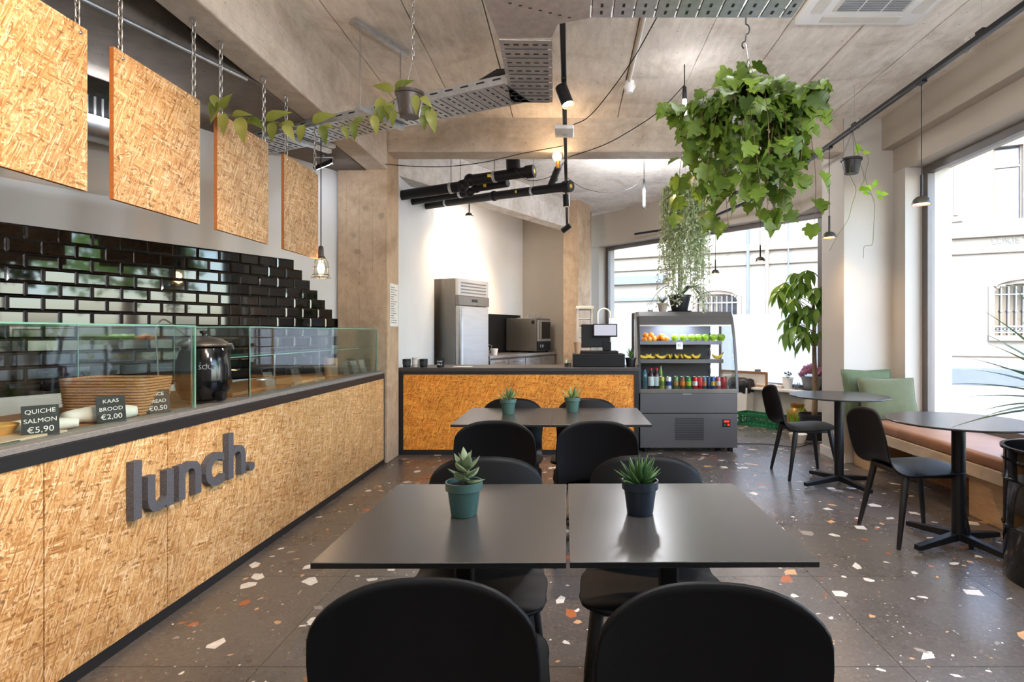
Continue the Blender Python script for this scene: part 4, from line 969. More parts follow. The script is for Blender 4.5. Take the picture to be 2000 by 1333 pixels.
for k in range(2):
    M_ = frame4(Vector((-1.345,5.9795,BT+0.06-0.03*k)), Vector((1,0,0)), Vector((0,0,1)), Vector((0,-1,0))); text_mb(('CAFE','MILK')[k], 0.024, 0.0012, 0, M_).build('print', 'chalk', t)
m = MB(); m.box((-1.22,6.0,BT), (-1.03,6.13,BT+0.003)); m.box((-1.19,5.98,BT+0.0032), (-1.02,6.1,BT+0.006)); solo(m, 'paper_sheets', 'white_paper', 'loose paper sheets lying on the bar counter', 'paper')
# bread trolley and wire stand behind the bar
def rack(label, x0, x1, y0, y1, z1, n, nm, bread):
    t = thing(nm, label, 'rack', ((x0+x1)/2, (y0+y1)/2, 0))
    for x in (x0, x1):
        for y in (y0, y1): MB().box((x-0.011,y-0.011,0), (x+0.011,y+0.011,z1)).build('upright', 'off_white', t)
    MB().box((x0-0.02,y0-0.02,z1+0.0005), (x1+0.02,y1+0.02,z1+0.035)).build('top_tray', 'off_white', t, bevel=0.003)
    for k in range(n):
        z = 0.5+(z1-0.62)*k/(n-1); tr = MB().box((x0+0.012,y0-0.012,z), (x1-0.012,y1+0.012,z+0.012)).build('tray', 'steel', t)
        if bread and k % 2: m = MB(); m.ball(((x0+x1)/2,y0+0.06,z+0.035), 0.03, 8, (2.2,1.2,0.7)); m.build('loaf', 'paper_kraft', tr, smooth='all')
rack('white tray trolley with loaded shelves behind the register', 0.10, 0.27, 6.85, 7.25, 1.53, 9, 'tray_trolley', True)
t = thing('wire_stand', 'white wire stand with arched handle behind the register', 'rack', (0.42,6.95,0))
m = MB(); m.tube([(0.345,6.95,0),(0.345,6.95,1.45)]+[(0.42-0.075*math.cos(a),6.95,1.47+0.07*math.sin(a)) for a in ease(0.0,PI,9)]+[(0.495,6.95,1.45),(0.495,6.95,0)], 0.009, 8); m.build('arched_frame', 'white_plastic', t, smooth=True)
for k in range(5): MB().box((0.355,6.87,0.9+0.105*k), (0.485,7.03,0.925+0.105*k)).build('tray', 'white_plastic', t)
# ================================================================ ON THE SERVICE COUNTER
ZW = 0.8805
kt = thing('soup_kettle', 'round black soup kettle with steel lid on the counter', 'kettle', (-1.93,3.04,ZW))
K = Vector((-1.93,3.04,ZW+0.012))
MB().lathe([(0,0.0),(0.06,0.0),(0.10,0.012),(0.122,0.06),(0.132,0.10),(0.132,0.108),(0.128,0.11),(0.127,0.18),(0.115,0.25),(0.10,0.288),(0,0.288)], K, 36).build('kettle_body', 'black_gloss', kt, smooth=True)
lid = MB().lathe([(0.118,0.285),(0.122,0.292),(0.118,0.302),(0.085,0.325),(0.03,0.338),(0,0.34)], K, 36).build('lid', 'steel_dark', kt, smooth=True)
MB().lathe([(0,0.338),(0.008,0.338),(0.008,0.35),(0.018,0.354),(0.018,0.366),(0,0.37)], K, 14).build('lid_knob', 'black_plastic', lid, smooth=True)
m = MB(); m.tube([K+Vector((0.118,0,0.297)), K+Vector((0.14,0.01,0.30)), K+Vector((0.14,0.03,0.27))], 0.006, 6); m.build('lid_hinge', 'chrome', lid)
m = MB(); m.lathe([(0,-0.02),(0.022,-0.02),(0.026,0),(0.022,0.02),(0,0.02)], K+Vector((0.12,-0.05,0.028)), 16, Matrix.Rotation(PI/2,3,'Y')); m.build('thermostat_dial', 'black_plastic', kt, smooth=True)
text_mb('SOUP', 0.032, 0.001, 0, frame4(K+Vector((0.083,-0.1,0.18)), Vector((0.77,0.64,0)).normalized(), Vector((0,0,1)), Vector((0.64,-0.77,0)))).build('lettering', 'pot_grey', kt)
for a in (0.6, 2.7, 4.7): MB().lathe([(0,-0.012),(0.016,-0.012),(0.014,0.0),(0,0.0)], K+Vector((0.075*math.cos(a),0.075*math.sin(a),0.004)), 10).build('foot', 'black_plastic', kt)
# ladle hanging over the kettle
m = MB(); m.tube(catmull([(-2.08,2.93,ZW+0.006),(-2.09,2.92,1.15),(-2.09,2.915,1.27),(-2.07,2.93,1.315),(-2.045,2.95,1.30),(-2.0,2.99,1.24)], 6), 0.004, 6); solo(m, 'steel_hook_rod', 'chrome', 'thin bent steel rod standing behind the kettle', 'rod', smooth=True)
def basket(label, c, sx, sy, h, rz):
    t = thing('wicker_basket', label, 'basket', c, rz)
    rows = 13
    for r in range(rows):
        f = r/(rows-1); z = 0.008+f*(h-0.014); a, b = sx/2*(0.92+0.08*f), sy/2*(0.92+0.08*f); n = 56; pts = []
        for k in range(n):
            an = 2*PI*k/n; cx_, sy_ = math.cos(an), math.sin(an)
            x = a*math.copysign(abs(cx_)**0.25, cx_); y = b*math.copysign(abs(sy_)**0.25, sy_)
            wv = 1+0.012*(1 if (k+r) % 2 else -1); pts.append((x*wv, y*wv, z))
        m = MB(); m.tube(pts, 0.0072, 5, closed=True); m.build('woven_strand', 'wicker', t, smooth='all', local=True)
    MB().box((-sx/2*0.88,-sy/2*0.88,0.0), (sx/2*0.88,sy/2*0.88,0.008)).build('basket_floor', 'wicker', t, local=True)
    return t
basket('brown woven wicker basket in the glass case', (-2.07,2.64,ZW), 0.37, 0.21, 0.165, 0.05)
def wrap(label, c, L, r, rz):
    m = MB(); n = 14; pts = []; rs = []
    for k in range(n+1):
        f = k/n; pts.append(Vector((L*(f-0.5), 0.008*math.sin(9*f), r*0.72))); rs.append(r*(0.35+0.65*min(1, math.sin(PI*min(max(f,0.04),0.96))**0.5))*(1+0.06*math.sin(23*f)))
    m.tube(pts, rs, 12); R = Matrix.Rotation(rz, 3, 'Z')
    m.v = [R @ Vector((p.x, p.y, max(0.0, p.z*0.85)))+Vector(c) for p in m.v]
    solo(m, 'wrapped_sandwich', 'white_paper', label, 'sandwich', 'wrapped sandwiches in the glass case', smooth='all')
wrap('white paper-wrapped sandwich behind the quiche sign', (-1.98,2.13,ZW), 0.26, 0.034, 0.9); wrap('white paper-wrapped roll before the wicker basket', (-1.955,2.41,ZW), 0.25, 0.045, 1.0)
m = MB(); m.obox((-1.98,1.75,ZW+0.006), (0.26,0.75,0.012)); solo(m, 'wooden_board', 'wood_pale', 'pale wooden serving board in the glass case', 'board', bevel=0.003)
m = MB()
for k in range(14): m.tube([(-1.872,1.5+0.03*k,ZW+0.006),(-1.842,1.5+0.03*k,ZW+0.006)], 0.003, 5)
for x in (-1.872,-1.842): m.tube([(x,1.49,ZW+0.006),(x,1.93,ZW+0.006)], 0.004, 5)
solo(m, 'wire_rack', 'chrome', 'narrow wire rack along the front of the glass case', 'rack')
t = thing('quiche', 'golden quiche slice on the wooden board', 'food', (-2.02,2.0,ZW+0.0125))
mat('quiche_crust', (206,150,76), 0.7, var=0.2, vs=40, bump=0.6, bs=60); mat('quiche_fill', (226,178,86), 0.55, var=0.3, vs=30, bump=0.5, bs=50)
MB().lathe([(0,0),(0.065,0),(0.082,0.032),(0.078,0.036),(0.072,0.03),(0,0.028)], (-2.02,2.0,ZW+0.0125), 28).build('crust', 'quiche_crust', t, smooth=True)
MB().lathe([(0.0715,0.031),(0.05,0.036),(0,0.038)], (-2.02,2.0,ZW+0.0125), 28).build('filling', 'quiche_fill', t, smooth='all')
def chalk_sign(label, lines, c, w, h):
    n = Vector((0.72,-0.69,0)).normalized(); ex = Vector((-n.y, n.x, 0)); up = (Vector((0,0,1))*0.93-n*0.36).normalized(); nn = ex.cross(up)
    t = thing('chalk_price_sign', label, 'sign', c, 0, 'chalk price signs')
    C = Vector(c)+up*(h/2+0.002)
    m = MB(); m.obox(C, (w,h,0.004), Matrix((ex,up,nn)).transposed()); m.build('board', 'slate', t, bevel=0.001)
    m = MB(); m.obox(Vector(c)-nn*0.022+Vector((0,0,0.008)), (w*0.6,0.016,0.04), Matrix((ex,Vector((0,0,1)),n)).transposed()); m.build('stand', 'black_plastic', t)
    sizes = {2: 0.032}
    for k, l in enumerate(lines):
        M_ = frame4(C+up*(h*0.30-h*0.30*k)+nn*0.0026, (ex+up*0.06).normalized(), up, nn)
        text_mb(l, h*(0.20 if k < 2 else 0.27), 0.0004, 0.0, M_).build('lettering', 'chalk', t)
chalk_sign('slate price sign reading quiche salmon, nearest the camera', ('QUICHE','SALMON','€5,90'), (-1.862,2.03,ZW+0.003), 0.10, 0.112)
chalk_sign('slate price sign reading kaas brood, middle of three', ('KAAS','BROOD','€2,00'), (-1.862,2.345,ZW+0.003), 0.095, 0.11)
chalk_sign('slate price sign reading slice bread, before the basket', ('SLICE','BREAD','€0,50'), (-1.862,2.61,ZW+0.003), 0.095, 0.11)
# acrylic card holders in the far case
for k, y in enumerate((3.62,3.98,4.34,4.62,4.85,5.06,5.26)):
    m = MB(); n = Vector((0.85,-0.5,0)).normalized(); ex = Vector((-n.y,n.x,0)); up = (Vector((0,0,1))*0.9-n*0.42).normalized(); m.obox(Vector((-1.885,y,ZW+0.063)), (0.06,0.125,0.003), Matrix((ex,up,ex.cross(up))).transposed())
    m.obox(Vector((-1.895,y,ZW+0.005)), (0.06,0.05,0.006), Matrix((ex,n,Vector((0,0,1)))).transposed())
    solo(m, 'card_holder', 'acrylic', ('clear acrylic card holder nearest the kettle in the far case','second acrylic card holder from the kettle','third acrylic card holder from the kettle','fourth acrylic card holder from the kettle','fifth acrylic card holder from the kettle','sixth acrylic card holder from the kettle','last acrylic card holder, by the column')[k], 'card holder', 'acrylic card holders in the far case')
m = MB(); m.lathe([(0,0),(0.05,0),(0.06,0.06),(0.055,0.06),(0.046,0.005),(0,0.005)], (-2.0,3.8,ZW), 20); solo(m, 'steel_bowl', 'steel', 'small steel bowl in the far glass case', 'bowl', smooth=True)
m = MB(); m.lathe([(0,0),(0.055,0),(0.055,0.15),(0,0.15)], (-2.05,4.95,ZW), 20); solo(m, 'kraft_tub', 'paper_kraft', 'brown cardboard tub in the far glass case', 'tub', smooth=True)
for k, (y, w) in enumerate(((3.55,0.2),(4.3,0.26))):
    m = MB(); m.obox((-2.06,y,ZW+0.011), (0.26,0.5,0.022)); solo(m, 'cutting_board', 'wood_light' if k else 'wood_brown', ('dark wooden cutting board near the kettle end of the case','light wooden cutting board in the middle of the far case')[k], 'board', bevel=0.004)
m = MB(); m.box((-2.34,1.2,ZW), (-2.12,1.75,ZW+0.09)); solo(m, 'steel_pan', 'steel', 'steel food container at the back of the glass case', 'container', bevel=0.01)
m = MB(); m.lathe([(0,0),(0.045,0),(0.045,0.12),(0.04,0.12),(0.04,0.006),(0,0.006)], (-2.22,1.98,ZW), 20)
for k in range(5): a = 1.3*k; m.tube([(-2.22+0.01*math.cos(a),1.98+0.01*math.sin(a),ZW+0.02),(-2.22+0.035*math.cos(a),1.98+0.035*math.sin(a),ZW+0.19)], 0.004, 5)
solo(m, 'utensil_holder', 'steel', 'steel cup of utensils in the glass case', 'holder', smooth=True)
# ================================================================ HANGING MENU BOARDS
def chain_mb(a, b, pitch=0.028, r=0.0035):
    a, b = Vector(a), Vector(b); n = max(2, int((b-a).length/pitch)); m = MB(); d = (b-a)/n
    for k in range(n):
        c = a+d*(k+0.5); side = Vector((1,0,0)) if k % 2 else Vector((0,1,0)); up = d.normalized(); L = pitch*0.42
        pts = [c+side*0.0085*math.cos(t)+up*(0.0085*math.sin(t)+(L if math.sin(t) >= 0 else -L)) for t in ease(0, 2*PI*9/10, 10)]
        m.tube(pts, r, 5, closed=True)
    return m
PX = -1.86
for i, (a, b) in enumerate(((1.666,2.212),(2.34,2.886),(3.028,3.541),(3.737,4.244))):
    lab = ('hanging chipboard menu panel nearest the camera, cropped at the edge','second hanging chipboard menu panel from the camera','third hanging chipboard menu panel with a vine on its corner','fourth hanging chipboard menu panel, by the caged lamp')[i]
    t = thing('menu_panel', lab, 'panel', (PX, (a+b)/2, 1.793), 0, 'chipboard panels hung on chains')
    m = MB().box((PX-0.009,a,1.793), (PX+0.009,b,2.413)); m.m = [1,1,1,0,1,0]; m.build('board', ['osb_menu','osb_edge'], t)
    for y in (a+0.045, b-0.035):
        c = chain_mb((PX,y,2.385), (PX,y,2.80)); c.tube([(PX-0.016,y,2.385),(PX+0.016,y,2.385)], 0.006, 8); c.build('chain', 'chain_metal', t, smooth='all')
        m = MB(); m.lathe([(0,0),(0.012,0),(0.012,0.005),(0,0.005)], (PX,y,2.8), 10); m.tube([(PX+0.012*math.cos(q),y,2.79+0.012*math.sin(q)) for q in ease(0,2*PI*9/10,10)], 0.0025, 5, closed=True); m.build('ceiling_hook', 'chain_metal', t)
# ================================================================ CABLE TRAYS
def tray(label, p0, p1, w, z, pitch=0.10):
    p0, p1 = Vector((*p0, z)), Vector((*p1, z)); d = (p1-p0).normalized(); L = (p1-p0).length; n = Vector((-d.y, d.x, 0)); mid = (p0+p1)/2
    t = thing('cable_tray', label, 'cable tray', mid, 0, 'perforated metal cable trays')
    def ob(m, s0, s1, v0, v1, z0, z1, mi=0): m.prism([p2(p0+d*s0+n*v0), p2(p0+d*s1+n*v0), p2(p0+d*s1+n*v1), p2(p0+d*s0+n*v1)], z+z0, z+z1, mi)
    for v in (-w/2, w/2):
        m = MB(); ob(m, 0, L, v-0.0015, v+0.0015, 0, 0.055); rail = m.build('side_rail', 'galvanised', t)
        m = MB(); k = 0
        while 0.05+0.12*k < L-0.05: ob(m, 0.03+0.12*k, 0.09+0.12*k, v-0.0022, v+0.0022, 0.03, 0.040); k += 1
        m.build('slots', 'rubber_black', rail)['kind'] = 'stuff'
    k = 0
    while pitch*k < L-0.03:
        a, b = pitch*k+0.003, min(L, pitch*(k+1)-0.003); m = MB()
        ob(m, a, b, -w/2+0.002, w/2-0.002, 0.0, 0.002); pl = m.build('base_panel', 'galvanised', t)
        m = MB()
        c = (a+b)/2
        for q in range(5):
            vv = -w/2+w*(q+0.7)/5.4; ob(m, c-0.006, c+0.006, vv-0.014, vv+0.014, -0.0012, 0.0025)
        ob(m, a+0.001, a+0.004, -w/2+0.02, w/2-0.02, -0.003, 0.0); m.build('slots', 'rubber_black', pl)['kind'] = 'stuff'; k += 1
    return t
ZT = 2.75
d_ = Vector((-V2.x, -V2.y, 0)); A0 = Vector((-0.32,3.60,0))
tray('diagonal metal cable tray crossing above the counter', (A0.x, A0.y), (A0.x+d_.x*3.2, A0.y+d_.y*3.2), 0.30, ZT)
tray('short metal cable tray running towards the camera', (-0.245,3.75), (-0.225,2.93), 0.27, ZT)
tray('metal cable tray along the top edge, before the air conditioner', (0.10,2.58), (1.06,2.58), 0.32, ZT)
m = MB(); m.prism([(-0.36,2.928),(-0.09,2.928),(-0.055,2.80),(0.095,2.745),(0.095,2.42),(-0.2,2.2),(-0.42,2.2)], ZT, ZT+0.002); jt = solo(m, 'tray_junction', 'galvanised', 'flat metal junction plate joining the cable trays', 'cable tray')
m = MB()
for k in range(7): c = Vector((-0.27+0.045*k, 2.62+0.02*k, ZT)); m.box((c.x-0.008,c.y-0.004,ZT-0.0015), (c.x+0.008,c.y+0.004,ZT+0.003))
m.build('slots', 'rubber_black', jt)['kind'] = 'stuff'
for x, y in ((-1.30,3.98), (-2.05,4.52)):
    zt = ZC if x > -1.7 else 2.8
    t = thing('tray_hanger', 'threaded rod hanger of the cable tray left of the hanging pot' if x > -1.5 else 'threaded rod hanger of the cable tray behind the menu panels', 'hanger', (x, y, ZT-0.035))
    m = MB(); m.obox((x,y,ZT-0.02), (0.04,0.42,0.03), Matrix.Rotation(-math.radians(26),3,'Z')); m.build('strut', 'galvanised', t)
    for s in (-1,1):
        q = Vector((x,y,0))+U2*0.19*s; m = MB(); m.tube([q+Vector((0,0,ZT-0.03)), q+Vector((0,0,zt))], 0.005, 6); m.build('threaded_rod', 'steel', t)
    m = MB(); m.obox((x,y,zt-0.016), (0.045,0.5,0.03), Matrix.Rotation(-math.radians(26),3,'Z')); m.build('ceiling_strut', 'galvanised', t)
m = MB(); m.tube([A0+V2*(-0.45)+Vector((0,0,ZT+0.06)), A0+V2*(-0.05)-U2*0.15+Vector((0,0,ZT+0.075)), A0+V2*0.1-U2*0.12+Vector((0,0,ZT+0.06))], 0.022, 8); solo(m, 'cable_bundle', 'rubber_black', 'black cable bundle lying in the tray corner', 'cable', smooth=True)
# ================================================================ DUCT
dk = LW(-1.75, 0.22, 2.55)
t = thing('air_duct', 'grey ventilation duct with slotted grille behind the menu panels', 'duct', LW(-1.75,0.22,2.42))
m = MB(); m.tube([LW(-3.6,0.20,2.57), LW(-1.78,0.20,2.57)], 0.13, 28); m.build('duct_shell', 'galvanised', t, smooth=True)
m = MB()
for k in range(32): c = LW(-3.12+0.04*k, 0.335, 2.62); m.obox(c, (0.010,0.010,0.11), Matrix((U2,V2,Vector((0,0,1)))).transposed())
m.obox(LW(-2.5,0.325,2.62), (1.3,0.012,0.13), Matrix((U2,V2,Vector((0,0,1)))).transposed(), 1); m.obox(LW(-2.5,0.332,2.55), (1.3,0.02,0.016), Matrix((U2,V2,Vector((0,0,1)))).transposed(), 2)
m.build('grille', ['steel','black_plastic','white_plastic'], t)
m = MB(); m.obox(LW(-2.5,0.346,2.55), (1.28,0.006,0.014), Matrix((U2,V2,Vector((0,0,1)))).transposed()); m.build('led_strip', 'led_strip', t)
ll = lamp('AREA', LW(-2.5,0.352,2.548), 9, (240,246,255), parent=t); ll.matrix_local = ROOTM[t].inverted() @ frame4(LW(-2.5,0.352,2.546), U2, (V2*0.6+Vector((0,0,0.8))).normalized(), U2.cross((V2*0.6+Vector((0,0,0.8))).normalized())); ll.data.shape = 'RECTANGLE'; ll.data.size = 1.28; ll.data.size_y = 0.014
# ================================================================ DRAIN PIPES
def pipe(label, pts, r, clamps, cap=None, extra=None):
    P_ = [pt(*p) for p in pts]; t = thing('drain_pipe', label, 'pipe', P_[0], 0, 'black drain pipes')
    m = MB(); m.tube(P_, r, 16); m.build('pipe_run', 'black_plastic', t, smooth=True)
    for k, f in clamps:
        a, b = P_[k], P_[k+1]; c = a.lerp(b, f); d = (b-a).normalized(); m = MB(); m.tube([c-d*0.016, c+d*0.016], r+0.006, 16); cl = m.build('clamp', 'galvanised', t, smooth=True)
        m = MB(); m.tube([c+Vector((0,0,r)), Vector((c.x,c.y,ZR))], 0.005, 6); m.build('hanger_rod', 'steel', cl)
    e = P_[-1]; d = (P_[-1]-P_[-2]).normalized()
    if cap: m = MB(); m.tube([e-d*0.07, e+d*0.02], r+0.012, 16); m.build('end_cap', 'black_plastic', t, smooth=True); m = MB(); m.tube([e+d*0.0205, e+d*0.023], r*0.45, 12); m.build('sticker', 'fruit_banana', t)
    m = MB(); q = P_[-2].lerp(P_[-1], 0.35); m.obox(q+Vector((0,-r-0.001,0)), (0.07,0.002,0.03)); m.build('sticker', 'fruit_banana', t)
    if extra: m = MB(); m.tube([Vector(extra[0]), Vector(extra[1])], extra[2], 14); m.build('branch', 'black_plastic', t, smooth=True)
    for k in range(1, len(P_)-1): m = MB(); m.ball(P_[k], r+0.012, 10); m.build('elbow', 'black_plastic', t, smooth='all')
pipe('upper black drain pipe with an offset bend', [(783,382,6.42),(903,364,6.25),(918,352,6.2),(1040,335,6.0)], 0.055, ((0,0.82),(2,0.4)), True, (tuple(pt(1003,338,6.05)), (pt(985,338,6.05).x+0.05,6.35,ZR), 0.075))
pipe('thin middle black drain pipe', [(805,394,6.85),(917,376,6.5),(930,368,6.48),(992,358,6.3)], 0.042, ((0,0.85),))
pipe('lower black drain pipe ending below the track', [(832,402,7.51),(965,383,6.75),(1112,364,6.0)], 0.048, ((0,0.33),(1,0.55)), True, (tuple(pt(1075,368,6.15)), tuple(pt(1090,330,6.3)), 0.042))
# ================================================================ TRACKS AND LAMPS
ZTR = 2.90
solo(MB().box((-0.052,1.0,ZTR-0.018), (-0.018,8.7,ZTR+0.018)), 'lighting_track', 'black_metal', 'black lighting track running straight back from the camera', 'track', bevel=0.004)
for y in (2.2,4.4,7.2): pass
def spot(label, y, aim, power, x=-0.035, zt=ZTR):
    t = thing('track_spotlight', label, 'spotlight', (x, y, zt-0.02), 0, 'black track spotlights')
    MB().box((x-0.017,y-0.05,zt-0.032), (x+0.017,y+0.05,zt-0.0185)).build('adapter', 'black_metal', t)
    m = MB(); m.tube([(x,y,zt-0.03),(x,y,zt-0.075)], 0.010, 8); m.build('swivel', 'black_metal', t)
    c = Vector((x,y,zt-0.11)); d = Vector(aim).normalized(); a, b = c-d*0.055, c+d*0.085
    m = MB(); m.tube([a, b], 0.040, 24, cap=False); m.add([], []); m.lathe([(0,0),(0.04,0)], a, 24, d.to_track_quat('Z','Y').to_matrix()); sp = m.build('lamp_head', 'black_metal', t, smooth=True)
    m = MB(); m.lathe([(0,0),(0.037,0)], b-d*0.015, 20, d.to_track_quat('Z','Y').to_matrix()); m.build('lens', 'lamp_warm', sp)
    if power: lamp('SPOT', b+d*0.004, power, (255,214,170), 0.035, b+d, 75, 0.7, parent=t)
spot('black track spotlight hanging near the cable tray', 3.72, (0.35,-0.25,-1), 55)
spot('black track spotlight in the middle distance pointing down', 6.65, (0.05,0.1,-1), 60)
spot('black track spotlight at the far end tilted to the left', 8.45, (-0.8,0.3,-0.55), 70)
spot('unseen track spotlight added above the front tables as fill', 1.2, (-0.9,0.3,-0.6), 60)  # extra spotlight out of view, added to raise the room light
# suspended pendant track on the right
TR = [Vector((2.36,-0.8,2.95)), Vector((2.36,7.3,2.95)), Vector((2.1,8.3,2.93)), Vector((1.55,9.15,2.89)), Vector((1.08,9.48,2.87))]
t = thing('pendant_track', 'long black suspended track carrying the small dome pendants', 'track', TR[1])
for a, b in zip(TR[:-1], TR[1:]):
    d = (b-a).normalized(); n = Vector((-d.y,d.x,0)).normalized(); m = MB(); m.obox((a+b)/2, ((b-a).length+0.01,0.036,0.034), Matrix((d,n,d.cross(n))).transposed()); m.build('track_bar', 'black_metal', t, bevel=0.004)
for y in (4.77,3.3,1.0,6.6): m = MB(); m.tube([(2.36,y,2.965),(2.36,y,ZC if y < 5.5 else ZR)], 0.0015, 5); m.build('wire', 'steel', t); m = MB(); m.box((2.345,y-0.03,2.962), (2.375,y+0.03,2.985)); m.build('wire_clip', 'black_plastic', t)
for y in (4.70,3.42): m = MB(); m.tube([(2.36,y+0.035*math.cos(q),2.96+0.045*math.sin(q)) for q in ease(0,2*PI*11/12,12)], 0.002, 5, closed=True); m.build('cable_loop', 'chrome', t)
def dome_pendant(label, top, z, power=9):
    x, y, zt = top
    t = thing('dome_pendant', label, 'pendant lamp', (x, y, z), 0, 'small dome pendants')
    m = MB(); m.tube([(x,y,z+0.20),(x,y,zt-0.018)], 0.003, 6); m.build('cord', 'rubber_black', t)
    m = MB(); m.tube([(x,y,z+0.055),(x,y,z+0.20)], 0.009, 10); m.build('stem', 'black_metal', t, smooth=True)
    m = MB(); m.lathe([(0.058,0.0),(0.057,0.012),(0.05,0.034),(0.034,0.05),(0.012,0.058),(0,0.058)], (x,y,z), 28); m.lathe([(0.056,0.0),(0.055,0.012),(0.048,0.032),(0.03,0.048),(0,0.055)], (x,y,z), 28); m.build('shade', 'pot_bronze', t, smooth=True)
    m = MB(); m.lathe([(0,0.010),(0.052,0.010)], (x,y,z), 24); m.build('diffuser', 'lamp_warm', t)
    m = MB(); m.box((x-0.018,y-0.035,zt-0.032), (x+0.018,y+0.035,zt-0.018)); m.build('track_adapter', 'black_metal', t)
    if power: lamp('SPOT', (x,y,z+0.004), power, (255,210,160), 0.05, (x,y,0), 150, 0.8, parent=t)
dome_pendant('dome pendant nearest the camera before the right window', (2.36,3.86,2.95), 2.108)
dome_pendant('dome pendant in front of the cream column', (2.36,5.23,2.95), 2.11)
dome_pendant('dome pendant before the rear window, above the leafy tree', (2.36,7.12,2.95), 2.13)
dome_pendant('dome pendant before the rear window, right of the trailing plant', (2.1,8.28,2.93), 2.10)
dome_pendant('dome pendant before the rear window, behind the trailing plant', (1.55,9.14,2.89), 2.06)
dome_pendant('dome pendant over the kitchen beside the black pipes', (-1.39,8.0,ZR), 2.86, 30)
# caged work lamp
t = thing('caged_lamp', 'vintage caged glass lamp glowing by the last menu panel', 'pendant lamp', (-1.85,4.29,1.66)); c = Vector((-1.85,4.29,1.66))
m = MB(); m.tube([c+Vector((0,0,0.22)), (-1.85,4.29,2.80)], 0.004, 6); m.build('cord', 'rubber_black', t)
MB().lathe([(0.02,0.135),(0.032,0.138),(0.032,0.15),(0.022,0.16),(0.018,0.225),(0.012,0.235),(0,0.235)], c, 18).build('socket', 'pot_bronze', t, smooth=True)
MB().lathe([(0.03,0.135),(0.042,0.12),(0.05,0.05),(0.044,0.012),(0.02,0.0),(0,0.0)], c, 24).build('glass_shade', 'glass_jar', t, smooth=True)
MB().ball(c+Vector((0,0,0.07)), 0.024, 10, (1,1,1.6)).build('bulb', 'lamp_bulb', t, smooth='all')
m = MB()
for k in range(6): a = k*PI/3; m.tube([c+Vector((0.034*math.cos(a),0.034*math.sin(a),0.14)), c+Vector((0.053*math.cos(a),0.053*math.sin(a),0.11)), c+Vector((0.06*math.cos(a),0.06*math.sin(a),0.02)), c+Vector((0.05*math.cos(a),0.05*math.sin(a),-0.005))], 0.002, 5)
for r_, z_ in ((0.06,0.02),(0.056,0.075),(0.068,0.0)): m.tube([c+Vector((r_*math.cos(a),r_*math.sin(a),z_)) for a in ease(0,2*PI*23/24,24)], 0.002, 5, closed=True)
m.build('wire_cage', 'pot_bronze', t); lamp('POINT', c+Vector((0,0,0.07)), 9, (255,190,110), 0.03, parent=t)
# globe bulb, sensor plate
t = thing('globe_bulb', 'bare glowing globe bulb under the cross beam', 'bulb', (-0.115,5.40,2.84))
MB().ball((-0.115,5.40,2.90), 0.042, 12).build('bulb', 'lamp_bulb', t, smooth='all'); MB().lathe([(0,-0.11),(0.02,-0.11),(0.022,-0.04),(0,-0.04)], (-0.105,5.40,2.90), 14).build('socket', 'copper_pot', t, smooth=True)
m = MB(); m.tube(catmull([(-0.105,5.40,2.79),(-0.08,5.42,2.80),(-0.04,5.42,2.88)],5), 0.004, 6); m.build('cord', 'rubber_black', t); lamp('POINT', (-0.115,5.33,2.90), 1.0, (255,205,150), 0.042, parent=t)
t = thing('access_point', 'white square wireless access point under the track', 'access point', (-0.04,4.62,2.845))
MB().box((-0.115,4.50,2.845), (0.035,4.72,2.878)).build('housing', 'white_plastic', t, bevel=0.008, seg=3, smooth=True); MB().lathe([(0,-0.004),(0.025,-0.004),(0.028,0),(0,0)], (-0.04,4.63,2.845), 18).build('indicator', 'off_white', t)
# small floodlight under the soffit
t = thing('floodlight', 'small bright floodlight hung beside the concrete column', 'lamp', (-2.146,5.03,2.66)); fc = Vector((-2.146,5.03,2.72)); fM = Matrix.Rotation(0.5,3,'X') @ Matrix.Rotation(-0.35,3,'Y')
m = MB(); m.obox(fc, (0.15,0.13,0.03), fM); m.build('housing', 'black_metal', t, bevel=0.005); m = MB(); m.obox(fc+fM @ Vector((0,0,-0.0175)), (0.13,0.07,0.004), fM); m.build('diffuser', 'lamp_cool', t)
m = MB(); m.tube([fc+Vector((-0.08,0,0)), fc+Vector((-0.08,0.0,0.06)), fc+Vector((0.08,0,0.06)), fc+Vector((0.08,0,0))], 0.006, 6); m.tube([fc+Vector((0,0,0.06)), (fc.x,fc.y,2.80)], 0.008, 6); m.build('bracket', 'galvanised', t)
lamp('AREA', fc+fM @ Vector((0,0,-0.024)), 0.35, (225,236,255), target=fc+fM @ Vector((0,0,-1)), parent=t).data.size = 0.1
